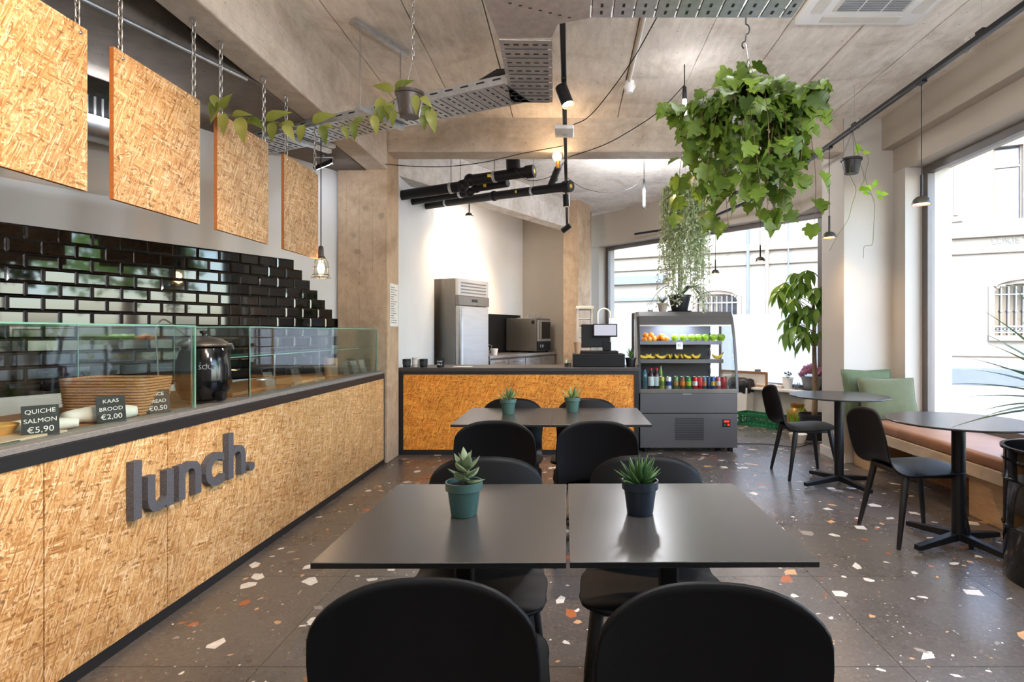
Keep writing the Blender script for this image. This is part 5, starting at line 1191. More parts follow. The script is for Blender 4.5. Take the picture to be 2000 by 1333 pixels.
# hanging tube lamps with hooks
def tube_lamp(label, px, y0, y1, Y, hook, power=4, ab=None):
    a, b = ab or (pt(px,y0,Y), pt(px,y1,Y)); L = (a-b).length
    t = thing('tube_lamp', label, 'tube lamp', b, 0, 'hanging white tube lamps')
    m = MB(); m.tube([b+Vector((0,0,0.03)), a-Vector((0,0,L*0.34))], 0.016, 14); m.build('tube', 'tube_lit', t, smooth=True)
    m = MB(); m.tube([b, b+Vector((0,0,0.03))], 0.018, 14); m.build('end_cap', 'rubber_black', t, smooth=True)
    m = MB(); m.tube([a-Vector((0,0,L*0.34)), a-Vector((0,0,L*0.04)), a], [0.018,0.015,0.006], 14); m.build('handle', 'rubber_black', t, smooth=True)
    m = MB(); m.tube([a, Vector((a.x,a.y,ZC if Y < 5.5 else ZR))], 0.004, 6); m.build('cord', 'rubber_black', t)
    lamp('POINT', (a+b)/2-Vector((0,0.03,0)), power, (248,250,255), 0.12, parent=t)  # tubes switched on, with added point lights, to brighten the room
    if hook:
        m = MB(); m.tube([b+Vector((0,0,0.003)), b-Vector((0,0,0.05))]+[b+Vector((0.018*math.sin(q)*(1 if q < PI else -1), 0, -0.05-0.028*(1-math.cos(q))*0.9)) for q in ease(0.4,PI,7)]+[b+Vector((0.0-0.02*math.sin(q),0,-0.135-0.02*(1-math.cos(q)))) for q in ease(0.2,2.6,6)], 0.004, 6); m.build('hook', 'rubber_black', t, smooth='all')
    return b
TB1 = tube_lamp('white tube lamp above the big hanging ivy', 1457, -70, 28, 2.9, True)
TB2 = tube_lamp('white tube lamp above the pale trailing plant', 1337, 168, 245, 4.4, True, 1.2)
tube_lamp('white tube lamp hanging before the rear window', 1258, 350, 408, 7.0, False, 26)
for x, y, z, w, lab in ((-0.7,-0.5,1.75,12,'unseen fill tube added behind the camera, towards the counter'), (1.5,-0.5,1.75,12,'unseen fill tube added behind the camera, towards the window'),
    (0.05,1.5,2.14,26,'unseen fill tube added above the near tables, left one'), (1.45,1.5,2.14,28,'unseen fill tube added above the near tables, right one')):
    tube_lamp(lab, 0, 0, 0, 0, False, w, (Vector((x,y,z+0.4)), Vector((x,y,z))))  # extra tubes out of frame, added to light ceiling and room
t = thing('fill_batten', 'unseen batten added behind the beam to brighten the kitchen', 'lamp', (-1.0,8.7,3.30))  # batten added out of sight to lift the kitchen walls
MB().box((-1.5,8.66,3.34), (-0.5,8.74,3.415)).build('housing', 'white_plastic', t, bevel=0.004); MB().box((-1.48,8.67,3.322), (-0.52,8.73,3.3395)).build('diffuser', 'led_strip', t)
kl = lamp('AREA', (-1.0,8.7,3.315), 10, (255,246,234), target=(-1.0,8.7,0), parent=t); kl.data.shape = 'RECTANGLE'; kl.data.size = 0.96; kl.data.size_y = 0.06
# loose cables
def cable(label, pts, r=0.004):
    m = MB(); m.tube(catmull([pt(*p) for p in pts], 8), r, 6); solo(m, 'electric_cable', 'rubber_black', label, 'cable', smooth='all')
cable('black cable sagging from the column to the pipes', [(680,300,5.42),(740,319,5.42),(850,326,5.44),(940,318,5.46),(1020,300,5.46),(1100,285,5.47)])
cable('black cable swinging from the access point up to the ceiling', [(1112,247,4.75),(1150,228,4.6),(1195,175,4.4),(1240,110,4.1),(1285,30,3.66)])
cable('black cable running from the globe bulb to the tube lamp', [(1108,308,5.3),(1180,283,5.1),(1240,250,4.8),(1290,215,4.6),(1337,166,4.4)])
cable('thin cable looping towards the rear tube lamp', [(1105,345,6.2),(1140,368,6.4),(1190,377,6.7),(1230,368,6.9),(1258,348,7.0)], 0.003)
cable('short cable tangle below the drain pipes', [(1000,325,5.9),(1030,352,5.9),(1075,345,5.85),(1100,318,5.8)], 0.003)
m = MB(); m.tube(catmull([flo(1440,868)+Vector((0,0,0.005)), flo(1500,869)+Vector((0,0,0.005)), flo(1560,874)+Vector((0,0,0.005)), flo(1600,858)+Vector((0,0,0.005))], 8), 0.004, 6); solo(m, 'floor_cable', 'rubber_black', 'thin black cable lying on the floor right of the fridge', 'cable', smooth='all')
# ceiling fittings
t = thing('smoke_detector', 'round white smoke detector on the concrete ceiling', 'detector', (0.49,4.7,3.2))
MB().lathe([(0,-0.055),(0.025,-0.055),(0.04,-0.03),(0.05,-0.01),(0.05,0.0),(0,0)], (0.49,4.7,3.262), 24).build('housing', 'white_plastic', t, smooth=True); MB().lathe([(0,0),(0.04,0),(0.04,0.036),(0,0.036)], (0.49,4.7,3.2625), 20).build('mount', 'white_plastic', t)
m = MB(); m.tube([(0.487,2.5,3.284),(0.487,4.66,3.284)], 0.011, 8); m.tube([(0.487,3.2,3.284),(0.487,3.23,3.284)], 0.016, 8); solo(m, 'conduit_pipe', 'white_plastic', 'white conduit on the ceiling leading to the smoke detector', 'pipe', smooth=True)
t = thing('ceiling_cassette', 'white square air-conditioning cassette in the ceiling', 'air conditioner', (1.85,3.345,3.235))
MB().box((1.46,2.95,3.245), (2.24,3.74,3.297)).build('panel', 'white_plastic', t, bevel=0.012, seg=3, smooth=True)
gr_ = MB().box((1.63,3.12,3.238), (2.07,3.57,3.2445)).build('intake_grille', 'off_white', t, bevel=0.003)
for k in range(22): MB().box((1.65,3.135+0.0195*k,3.2345), (2.05,3.143+0.0195*k,3.2375)).build('grille_slat', 'pot_grey', gr_)
for k in (0,1): MB().box((1.775+0.145*k,3.13,3.2335), (1.782+0.145*k,3.56,3.2375)).build('grille_rib', 'white_plastic', gr_)
for a, b in (((1.60,3.63,3.240),(2.10,3.70,3.2445)), ((1.60,2.99,3.240),(2.10,3.06,3.2445)), ((1.50,3.10,3.240),(1.57,3.59,3.2445)), ((2.13,3.10,3.240),(2.20,3.59,3.2445))):
    MB().box(a, b).build('air_flap', 'off_white', t, bevel=0.002)
# notice on the column
nt = solo(MB().box((-1.734,5.56,1.31), (-1.729,5.82,1.73)), 'paper_notice', 'white_paper', 'white paper notice on the side of the left concrete column', 'notice')
for k in range(16):
    w = random.uniform(0.08,0.2); MB().box((-1.7286,5.585,1.69-0.023*k), (-1.7283,5.585+w,1.695-0.023*k)).build('printed_line', 'slate', nt)
# ================================================================ PLANTS
def leaf_sheet(outline, fold=0.25, curl=0.3):
    """outline: (x,y) points of the right half from base to tip; y along the leaf"""
    m = MB(); n = len(outline); L = outline[-1][1]
    mid = []; R = []; Lf = []
    for x, y in outline:
        z = -curl*y*y/max(L,1e-6)
        mid.append(Vector((0, y, z))); R.append(Vector((x, y, z+fold*x))); Lf.append(Vector((-x, y, z+fold*x)))
    m.add(mid+R+Lf, [(i, n+i, n+i+1, i+1) for i in range(n-1)]+[(i, i+1, 2*n+i+1, 2*n+i) for i in range(n-1)])
    return m
def simple_leaf(L, w, fold=0.25, curl=0.3, k=7, power=0.8):
    return leaf_sheet([(w/2*math.sin(PI*min(0.98, max(0.03, t))**power) if 0 < t < 1 else 0.0008, L*t) for t in ease(0, 1, k)], fold, curl)
def lobed_leaf(s, fold, curl):
    o = [(0.001,0),(0.30,-0.12),(0.42,0.06),(0.36,0.16),(0.58,0.26),(0.62,0.46),(0.42,0.44),(0.44,0.60),(0.36,0.76),(0.20,0.72),(0.12,0.90),(0.001,1.05)]
    m = MB(); pts = [(x*s, y*s) for x, y in o]
    c = Vector((0, 0.3*s, 0.0)); vs = []
    for sg in (1, -1):
        vs += [Vector((sg*x, y, fold*x-curl*y*y/s)) for x, y in pts]
    n = len(pts); spine = [Vector((0, y, -curl*y*y/s)) for y in ease(0, 1.05*s, n)]
    m.add(vs+spine, [(2*n+i, i, i+1, 2*n+i+1) for i in range(n-1)]+[(n+i, 2*n+i, 2*n+i+1, n+i+1) for i in range(n-1)])
    return m
LEAF = {}
def reg(key, mb, mt, nm='leaf'): LEAF[key] = mb.mesh(nm, [mt], 'all')
for i in range(3): reg('ivy%d' % i, lobed_leaf(0.078+0.010*i, 0.18+0.1*i, 0.15+0.12*i), 'leaf_ivy')
for i in range(2): reg('pothos%d' % i, simple_leaf(0.095+0.02*i, 0.05+0.012*i, 0.3, 0.5, 8, 0.7), 'leaf_pothos'); reg('lime%d' % i, simple_leaf(0.07+0.02*i, 0.06, 0.2, 0.3, 8, 0.65), 'leaf_lime')
for i in range(3): reg('money%d' % i, simple_leaf(0.17+0.03*i, 0.062+0.008*i, 0.25, 0.35+0.15*i, 9, 1.15), 'leaf_money')
def place_leaf(key, parent, pos, direction, up, s=1.0, name='leaf', tilt=0.0):
    d = Vector(direction).normalized(); x = d.cross(Vector(up))
    x = x.normalized() if x.length > 1e-4 else Vector((1,0,0)); z = x.cross(d)
    M = frame4(Vector(pos), x*s, d*s, z*s) @ Matrix.Rotation(tilt, 4, 'Y')
    return inst(name, LEAF[key], parent, ROOTM[parent].inverted() @ M)
def pot_mb(c, r0, r1, h, rim=0.0, rimh=0.0, wall=0.004, n=32):
    pr = [(0,0.0),(r0*0.96,0.0),(r0,0.004)]
    if rim: rb = r0+(r1-r0)*(1-rimh/h); pr += [(rb,h-rimh),(r1+rim,h-rimh+0.003),(r1+rim*1.2,h)]
    else: pr += [(r1,h)]
    ri = r1+rim-wall; pr += [(ri,h),(ri*0.97,h*0.86),(0,h*0.86)]
    return MB().lathe(pr, c, n)
def soil(c, r, z, root): MB().lathe([(r,0),(r*0.6,0.005),(0,0.007)], Vector(c)+Vector((0,0,z)), 20).build('soil', 'soil', root, smooth='all')
# ---- big hanging ivy
rv = random.Random(21)
pc = pt(1463, 225, 2.9)
t = thing('hanging_ivy', 'large hanging ivy with lobed green leaves in a white pot', 'plant', (pc.x, pc.y, pc.z-0.09))
pot_mb((pc.x,pc.y,pc.z-0.09), 0.075, 0.105, 0.17, 0.004, 0.03).build('pot', 'white_plastic', t, smooth=True); soil((pc.x,pc.y,pc.z-0.09), 0.095, 0.146, t)
hk = TB1-Vector((0,0,0.15))
for k in range(3):
    a = k*2*PI/3+0.4; m = MB(); m.tube([hk, Vector((pc.x+0.105*math.cos(a), pc.y+0.105*math.sin(a), pc.z+0.075))], 0.0016, 5); m.build('hanging_wire', 'steel', t)
rim = Vector((pc.x,pc.y,pc.z+0.07)); cnt = 0; inner = MB(); rest = []
stems = []
for k in range(52):
    a = k*2.399+rv.uniform(-0.3,0.3); R = rv.uniform(0.07,0.25); up = rv.uniform(0.0,0.09); drop = (0.10,0.24,0.36,0.46,0.54,0.6)[k % 6]*rv.uniform(0.85,1.1)
    if k % 9 == 4: R = rv.uniform(0.28,0.36); drop = rv.uniform(0.0,0.15)
    d = Vector((math.cos(a), math.sin(a), 0)); b = rim+d*0.05
    sw = Vector((rv.gauss(0,0.03), rv.gauss(0,0.03), 0))
    P_ = catmull([b, b+d*R*0.4+Vector((0,0,up)), b+d*R*0.85+Vector((0,0,up*0.7-0.02)), b+d*R+Vector((0,0,-drop*0.5))+sw, b+d*R*0.85+Vector((0,0,-drop-0.05))+sw*2], 6)
    m = MB(); m.tube(P_, [0.0026*(1-0.6*i/len(P_)) for i in range(len(P_))], 5); m.build('stem', 'stem_brown', t)
    for i in range(4+rv.randrange(2), len(P_), 2):
        for q in range(1 if rv.random() < 0.75 else 2):
            sd = Vector((rv.gauss(0,1), rv.gauss(0,1), 0)).normalized(); dr = (sd*0.7+d*0.4+Vector((0,0,-rv.uniform(0.3,1.3)))).normalized()
            rest.append((P_[i]+sd*0.015, dr, Vector((sd.x*0.5+rv.gauss(0,0.2), sd.y*0.5-0.55+rv.gauss(0,0.3), 0.6)), rv.uniform(0.7,1.12), rv.gauss(0,0.3)))
rest.sort(key=lambda r: r[0].y)                 # the nearest leaves are single parts
for k, (p_, dr, up_, s_, ti) in enumerate(rest):
    if k < 292: place_leaf('ivy%d' % rv.randrange(3), t, p_, dr, up_, s_, tilt=ti)
    else:
        dd = dr.normalized(); x_ = dd.cross(up_).normalized(); M_ = frame4(p_, x_*s_, dd*s_, x_.cross(dd)*s_); me_ = LEAF['ivy%d' % rv.randrange(3)]
        inner.add([M_ @ v.co for v in me_.vertices], [tuple(f.vertices) for f in me_.polygons])
if inner.v: tag(inner.build('rear_foliage', 'leaf_ivy', t, smooth='all'), 'leaves at the back of the ivy', None, None, 'stuff')
# ---- pale trailing plant
pc = pt(1338, 395, 4.4)
t = thing('trailing_plant', 'pale grey-green trailing plant spilling from a hanging pot', 'plant', (pc.x, pc.y, pc.z-0.06))
pot_mb((pc.x,pc.y,pc.z-0.06), 0.055, 0.085, 0.13, 0.004, 0.02).build('pot', 'pot_black', t, smooth=True); soil((pc.x,pc.y,pc.z-0.06), 0.078, 0.112, t)
hk = TB2-Vector((0,0,0.15))
for k in range(3):
    a = k*2*PI/3+0.4; m = MB(); m.tube([hk, Vector((pc.x+0.085*math.cos(a), pc.y+0.085*math.sin(a), pc.z+0.07))], 0.0015, 5); m.build('hanging_wire', 'steel', t)
m = MB(); lv = MB()
for k in range(150):
    a = rv.random()*2*PI; d = Vector((math.cos(a), math.sin(a), 0)); b = Vector((pc.x,pc.y,pc.z+0.07))+d*rv.uniform(0,0.06); L = rv.choice((0.06,0.2,0.28,0.34,0.4,0.55,0.7))*rv.uniform(0.8,1.1)
    if math.cos(2*a-0.6) > 0.75: L = rv.uniform(0.5,0.85)
    sw = Vector((rv.gauss(0,0.018), rv.gauss(0,0.018), 0)); R = rv.uniform(0.07,0.135)
    P_ = catmull([b, b+d*(R-0.02)+Vector((0,0,0.045)), b+d*R+Vector((0,0,-0.08)), b+d*(R-0.01)+sw+Vector((0,0,-0.08-L*0.5)), b+d*(R-0.03)+sw*2+Vector((0,0,-0.08-L))], 7)
    m.tube(P_, 0.0016, 4)
    acc = 0
    for p, q in zip(P_[:-1], P_[1:]):
        n_ = max(1, int((q-p).length/0.010))
        for j in range(n_):
            c = p.lerp(q, j/n_); s = Vector((rv.gauss(0,1), rv.gauss(0,1), rv.gauss(-0.3,0.6))).normalized(); w = s.cross(Vector((0,0,1)))
            w = w.normalized()*0.009 if w.length > 1e-3 else Vector((0.009,0,0)); l = rv.uniform(0.03,0.052)
            lv.add([c, c+s*l*0.5+w, c+s*l, c+s*l*0.5-w], [(0,1,2,3)])
m.build('stem', 'stem_green', t); tag(lv.build('foliage', 'leaf_pale', t), 'tiny pale grey-green leaves', None, None, 'stuff')
# ---- small pot with vines at the track
pc = pt(1663, 322, 4.8)
t = thing('hanging_vine_pot', 'small black hanging pot with lime vines by the cream column', 'plant', (pc.x, pc.y, pc.z-0.06))
pot_mb((pc.x,pc.y,pc.z-0.075), 0.055, 0.078, 0.125, 0.006, 0.02).build('pot', 'pot_black', t, smooth=True); soil((pc.x,pc.y,pc.z-0.075), 0.072, 0.107, t)
hk = Vector((2.36,4.8,2.93))
for k in range(3): a = k*2*PI/3+2.9; m = MB(); m.tube([hk, Vector((pc.x+0.08*math.cos(a), pc.y+0.08*math.sin(a), pc.z+0.045))], 0.0014, 5); m.build('hanging_wire', 'rubber_black', t)
def vine(root, pxs, Y, leaves, key, mt='stem_green', r=0.0024, s=1.0):
    P_ = catmull([pt(a, b, Y) for a, b in pxs], 8); m = MB(); m.tube(P_, r, 5); m.build('stem', mt, root, smooth='all')
    for px, py, dx, dz in leaves: place_leaf('%s%d' % (key, rv.randrange(2)), root, pt(px, py, Y)+Vector((0,-0.008,0)), (dx, -0.35, dz), (0.1,-1,0.55), s*rv.uniform(0.85,1.15))
vine(t, [(1665,303),(1680,292),(1696,310),(1690,345),(1700,375),(1708,400),(1706,450),(1703,478),(1688,482),(1686,505)], 4.78, [(1672,300,0.3,1),(1684,300,1,0.2),(1676,296,-0.2,1),(1708,375,0.5,-0.2),(1702,372,-0.4,0.3),(1712,385,1,-0.4),(1720,380,0.8,0.1),(1706,366,0.2,1)], 'lime', s=0.85)
vine(t, [(1664,305),(1660,340),(1672,370),(1664,400),(1656,430),(1636,460),(1620,490)], 4.74, [(1676,372,0.4,0.1),(1678,370,1,0.3),(1684,376,0.6,-0.3)], 'lime', s=0.85)
vine(t, [(1670,303),(1682,325),(1688,350),(1683,365),(1700,380)], 4.8, [(1690,372,0.4,0.2)], 'lime', s=0.8)
# ---- pot at the cable tray with a long vine
pc = pt(800, 205, 3.3)
t = thing('hanging_pothos', 'bronze hanging pot whose vine trails across the menu panels', 'plant', (pc.x, pc.y, pc.z-0.07))
pot_mb((pc.x,pc.y,pc.z-0.07), 0.055, 0.078, 0.14, 0.004, 0.02).build('pot', 'pot_bronze', t, smooth=True); soil((pc.x,pc.y,pc.z-0.07), 0.072, 0.12, t)
hk = pt(806, 118, 3.3); top = Vector((hk.x,hk.y,ZC))
for k in range(3): a = k*2*PI/3+0.2; m = MB(); m.tube([hk, Vector((pc.x+0.078*math.cos(a), pc.y+0.078*math.sin(a), pc.z+0.07))], 0.0015, 5); m.build('hanging_wire', 'steel', t)
chain_mb(hk, top, 0.03, 0.003).build('chain', 'chain_metal', t, smooth='all')
vp_ = [(775,192,3.27),(755,205,3.26),(730,225,3.24),(690,240,3.2),(650,250,3.17),(610,240,3.13),(575,247,3.1),(535,238,3.07),(505,235,3.05),(470,228,3.02),(440,222,3.0),(428,205,2.99),(415,185,2.98)]
P_ = catmull([pt(*p) for p in vp_], 6); m = MB(); m.tube(P_, 0.0025, 5); m.build('stem', 'stem_green', t, smooth='all')
for i, (dx, dz) in zip(range(3, len(P_), 3), [(-0.3,-1),(0.5,-0.8),(-0.6,-0.6),(0.2,-1),(-1,-0.3),(0.1,-1),(0.4,-0.9),(-0.8,0.2),(0.2,-1),(0.7,0.4),(-0.3,-1),(-0.9,0.3),(0.5,-0.6),(-0.2,-1),(0.8,0.5),(-0.9,-0.1),(0.6,-0.3),(0.1,-1),(0.8,0.2),(-0.2,-1),(0.3,0.6),(-0.6,-0.8),(-0.3,-1),(0.4,-0.9)]):
    place_leaf('pothos%d' % rv.randrange(2), t, P_[i], (dx,-0.2,dz), (0.2,-1,0.4), rv.uniform(0.75,1.1))
for px, py, dx, dz in ((745,190,-0.1,-1),(768,180,-0.7,0.4),(772,176,0.6,0.5),(822,190,0.3,-0.2),(830,205,0.2,-1),(838,212,0.3,-1),(826,225,0.1,-1),(772,215,-0.3,-1),(812,185,0.0,-1),(745,205,0.0,-1)):
    place_leaf('pothos%d' % rv.randrange(2), t, pt(px,py,3.24), (dx,-0.2,dz), (0.1,-1,0.4), rv.uniform(0.8,1.1))
# ---- pachira tree
t = thing('money_tree', 'tall leafy money tree standing against the cream column', 'plant', (2.87,6.75,0))
pot_mb((2.87,6.75,0), 0.13, 0.17, 0.30, 0.006, 0.03).build('pot', 'pot_black', t, smooth=True); soil((2.87,6.75,0), 0.16, 0.262, t)
tr_ = catmull([(2.87,6.75,0.26),(2.885,6.76,0.6),(2.87,6.75,1.0),(2.86,6.74,1.5),(2.80,6.72,1.85)], 6)
m = MB(); m.tube(tr_, [0.034-0.02*i/len(tr_) for i in range(len(tr_))], 10); m.build('trunk', 'bark', t, smooth='all')
ns = 0
for k in range(36):
    z0 = 1.08+0.80*k/35; b = min(tr_, key=lambda p: abs(p.z-z0)); a = PI*1.08+rv.uniform(-1.25,1.25) if k % 5 else rv.uniform(0,6.28)
    L = rv.uniform(0.12,0.42)*(1.0 if z0 < 1.7 else 0.75); d = Vector((math.cos(a)*0.9, math.sin(a)*0.9, 0.25+0.3*rv.random())).normalized(); e = b+d*L
    if e.x > 2.97: e.x = 2.97
    m = MB(); m.tube([b, b.lerp(e,0.5)+Vector((0,0,0.02)), e], 0.004, 5); m.build('branch', 'stem_green', t)
    n_ = rv.choice((5,6,7)); ph = rv.random()*6.28
    for q in range(n_):
        an = ph+2*PI*q/n_; dr = Vector((math.cos(an), math.sin(an), -0.25-0.55*rv.random())); place_leaf('money%d' % rv.randrange(3), t, e, dr, (0,0,1), rv.uniform(0.75,1.1)); ns += 1
# ---- yucca in an oil drum
t = thing('drum_planter', 'black oil-drum planter with a spiky yucca at the right edge', 'plant', (2.50,2.84,0))
m = MB(); m.lathe([(0,0),(0.285,0),(0.29,0.01),(0.29,0.26),(0.298,0.27),(0.29,0.28),(0.29,0.50),(0.298,0.51),(0.29,0.52),(0.29,0.60),(0.30,0.605),(0.29,0.615),(0.29,0.655),(0.305,0.66),(0.305,0.672),(0.285,0.672),(0.28,0.60),(0,0.60)], (2.50,2.84,0), 48); m.build('drum', 'black_gloss', t, smooth=True)
soil((2.50,2.84,0), 0.278, 0.601, t); m = MB(); m.tube([(2.50,2.84,0.6),(2.51,2.84,0.75),(2.50,2.83,0.92)], [0.05,0.04,0.035], 10); m.build('trunk', 'bark', t, smooth='all')
reg('yucca', simple_leaf(0.52, 0.042, 0.4, 0.22, 10, 0.55), 'leaf_yucca')
for k in range(46):
    a = k*2.399; el = 1.35-1.5*k/46; d = Vector((math.cos(a)*math.cos(el), math.sin(a)*math.cos(el), math.sin(el))); place_leaf('yucca', t, Vector((2.50,2.83,0.88+0.05*math.sin(el))), d, (0,0,1) if abs(d.z) < 0.95 else (1,0,0), rv.uniform(0.8,1.15))
# ---- table plants
def fat_leaf(L, w, th, curl=0.2, k=7):
    m = MB(); pts = [Vector((0, L*t, curl*L*t*t)) for t in ease(0,1,k)]; n = 8; vs = []
    for i, p in enumerate(pts):
        t_ = i/(k-1); q = max(0.06, math.sin(PI*(0.12+0.86*t_)**0.9))
        for j in range(n): a = 2*PI*j/n; vs.append(p+Vector((w/2*q*math.cos(a), 0, th/2*q*math.sin(a))))
    m.add(vs, [(i*n+j, i*n+(j+1)%n, (i+1)*n+(j+1)%n, (i+1)*n+j) for i in range(k-1) for j in range(n)]+[tuple(range(n-1,-1,-1)), tuple(range((k-1)*n,k*n))]); return m
reg('jade', fat_leaf(0.055,0.030,0.009,0.25), 'leaf_succulent'); reg('aloe', fat_leaf(0.085,0.016,0.008,0.15), 'leaf_aloe'); reg('stripe', fat_leaf(0.10,0.020,0.007,0.12), 'leaf_stripe')
def table_pot(label, x, y, potm, kind, z=TZ+0.0005):
    t = thing('potted_succulent', label, 'plant', (x, y, z), 0, 'small potted plants on the tables')
    pot_mb((x,y,z), 0.037, 0.049, 0.096, 0.003, 0.026, 0.003).build('pot', potm, t, smooth=True); soil((x,y,z), 0.046, 0.083, t)
    c = Vector((x,y,z+0.088))
    if kind == 'jade':
        m = MB(); m.tube([c, c+Vector((0.002,0,0.035)), c+Vector((0.006,0,0.065))], 0.005, 6); m.build('stem', 'stem_green', t)
        for k in range(15):
            a = k*2.4; h = 0.005+0.062*k/15; el = -0.1+1.15*k/15; d = Vector((math.cos(a)*math.cos(el), math.sin(a)*math.cos(el), math.sin(el))); place_leaf('jade', t, c+Vector((0.004,0,h)), d, (0,0,1) if abs(d.z) < 0.9 else (1,0,0), 1.0 if k < 11 else 0.75)
    else:
        nn = 34 if kind == 'aloe' else 13
        for k in range(nn):
            a = k*2.399; el = 1.45-1.25*(k/nn)**0.9; d = Vector((math.cos(a)*math.cos(el), math.sin(a)*math.cos(el), math.sin(el))); place_leaf(kind, t, c-Vector((0,0,0.006))+d*0.004, d, (0,0,1) if abs(d.z) < 0.9 else (1,0,0), rv.uniform(0.8,1.1))
table_pot('fleshy-leaved succulent in a teal pot on the near left table', -0.30, 1.642, 'pot_teal', 'jade')
table_pot('spiky succulent in a navy pot on the near right table', 0.203, 1.655, 'pot_navy', 'aloe')
table_pot('upright striped succulent in a green pot on the second table, left', -0.39, 3.68, 'pot_green', 'stripe')
table_pot('upright striped succulent in a green pot on the second table, right', 0.02, 3.77, 'pot_green', 'stripe')
# ---- plants on the fridge and bar
c = Vector((gx(1328,6.4), 6.42, 1.4785))
t = thing('fridge_top_plant', 'dark pot with long drooping leaves on top of the display fridge', 'plant', c)
pot_mb(c, 0.085, 0.125, 0.19, 0.004, 0.02).build('pot', 'pot_black', t, smooth=True); soil(c, 0.117, 0.164, t); MB().lathe([(0,0),(0.125,0),(0.135,0.014),(0.128,0.014),(0.118,0.004),(0,0.004)], c, 28).build('saucer', 'pot_black', t, smooth=True)
for k in range(12):
    a = rv.uniform(-0.9,0.9) if k < 8 else rv.random()*6.28; d = Vector((math.cos(a), math.sin(a)*0.6, 0)); L = rv.uniform(0.25,0.48); b = c+Vector((0,0,0.17)); P_ = catmull([b, b+d*L*0.4+Vector((0,0,0.12)), b+d*L*0.8+Vector((0,0,0.04)), b+d*L*1.1+Vector((0,0,-0.10))], 6)
    m = MB(); m.tube(P_, [0.007*(1-0.8*i/len(P_)) for i in range(len(P_))], 4); m.build('leaf', 'leaf_yucca', t, smooth='all')
c = Vector((gx(1294,6.4), 6.4, 1.4785)); t = thing('clay_pot_plant', 'small clay pot with a thin dark plant on the display fridge', 'plant', c)
pot_mb(c, 0.04, 0.055, 0.10, 0.003, 0.02).build('pot', 'pot_clay', t, smooth=True); soil(c, 0.05, 0.086, t)
for k in range(9): a = rv.random()*6.28; m = MB(); b = c+Vector((0,0,0.086)); m.tube([b, b+Vector((0.03*math.cos(a),0.03*math.sin(a),0.05)), b+Vector((0.075*math.cos(a),0.06*math.sin(a),0.06+0.06*rv.random()))], [0.004,0.006,0.002], 5); m.build('leaf', 'leaf_grey', t, smooth='all')
for px, lab in ((1270,'small glass lantern on the left of the display fridge top'), (1377,'small glass lantern behind the drooping leaves on the fridge top')):
    c = Vector((gx(px,6.45), 6.45, 1.4785)); t = thing('glass_lantern', lab, 'lantern', c, 0, 'glass lanterns on the fridge'); MB().lathe([(0,0),(0.03,0),(0.03,0.02),(0.026,0.024),(0,0.024)], c, 18).build('base', 'pot_grey', t, smooth=True); MB().lathe([(0.022,0.0245),(0.045,0.05),(0.045,0.085),(0.03,0.1)], c, 18).build('globe', 'glass_jar', t, smooth='all')
    m = MB()
    for k in range(6): a = k*PI/3; m.tube([c+Vector((0.024*math.cos(a),0.024*math.sin(a),0.024)), c+Vector((0.047*math.cos(a),0.047*math.sin(a),0.05)), c+Vector((0.047*math.cos(a),0.047*math.sin(a),0.088)), c+Vector((0.03*math.cos(a),0.03*math.sin(a),0.105))], 0.0016, 4)
    m.build('wire_frame', 'pot_grey', t)
c = Vector((0.652,6.12,BT)); t = thing('bar_plant', 'bushy little plant in a black pot beside the register', 'plant', c); pot_mb(c, 0.045, 0.056, 0.095, 0.003, 0.02).build('pot', 'pot_black', t, smooth=True); soil(c, 0.05, 0.082, t)
for k in range(26): a = rv.random()*6.28; el = rv.uniform(0.4,1.5); L = rv.uniform(0.06,0.14); b = c+Vector((0,0,0.082)); d = Vector((math.cos(a)*math.cos(el)*0.6, math.sin(a)*math.cos(el)*0.6, math.sin(el))); m = MB(); m.tube([b+d*0.01, b+d*L*0.5+Vector((0,0,0.01)), b+d*L], [0.003,0.005,0.001], 4); m.build('leaf', 'leaf_money', t)
# ================================================================ REAR WINDOW CORNER
def wallpt(px, off):
    k = (px-CX)/FPX; Y = 9.531/(0.8468+k); return Vector((k*Y, Y, 0))+wno*off
crate('plastic_crate', 'green plastic crate on the floor below the rear window', (2.558, 7.698), 0.60, 0.26, 0.17, math.atan2(wd.y, wd.x), 0.0005)
SZ = 0.4855
c = wallpt(1531, 0.10)+Vector((0,0,SZ)); t = thing('white_pot_plant', 'small white pot with sparse sprigs on the rear sill', 'plant', c); pot_mb(c, 0.055, 0.075, 0.15, 0.003, 0.02).build('pot', 'white_plastic', t, smooth=True); soil(c, 0.068, 0.129, t)
for k in range(8): a = rv.random()*6.28; b = c+Vector((0,0,0.13)); e = b+Vector((0.05*math.cos(a),0.05*math.sin(a),0.05+0.07*rv.random())); m = MB(); m.tube([b,e], 0.0025, 4); m.ball(e, 0.012, 6); m.build('sprig', 'leaf_grey', t)
c = wallpt(1576, 0.13)+Vector((0,0,SZ)); t = thing('purple_flower_pot', 'purple-leaved flowering plant in a grey pot on the sill', 'plant', c); pot_mb(c, 0.095, 0.14, 0.19, 0.006, 0.02).build('pot', 'pot_grey', t, smooth=True); soil(c, 0.13, 0.164, t)
MB().lathe([(0,0),(0.12,0),(0.135,0.012),(0.125,0.012),(0.11,0.003),(0,0.003)], c, 24).build('saucer', 'pot_black', t, smooth=True)
reg('petal', simple_leaf(0.07,0.075,0.5,-0.8,6,0.6), 'petal_purple', 'petal')
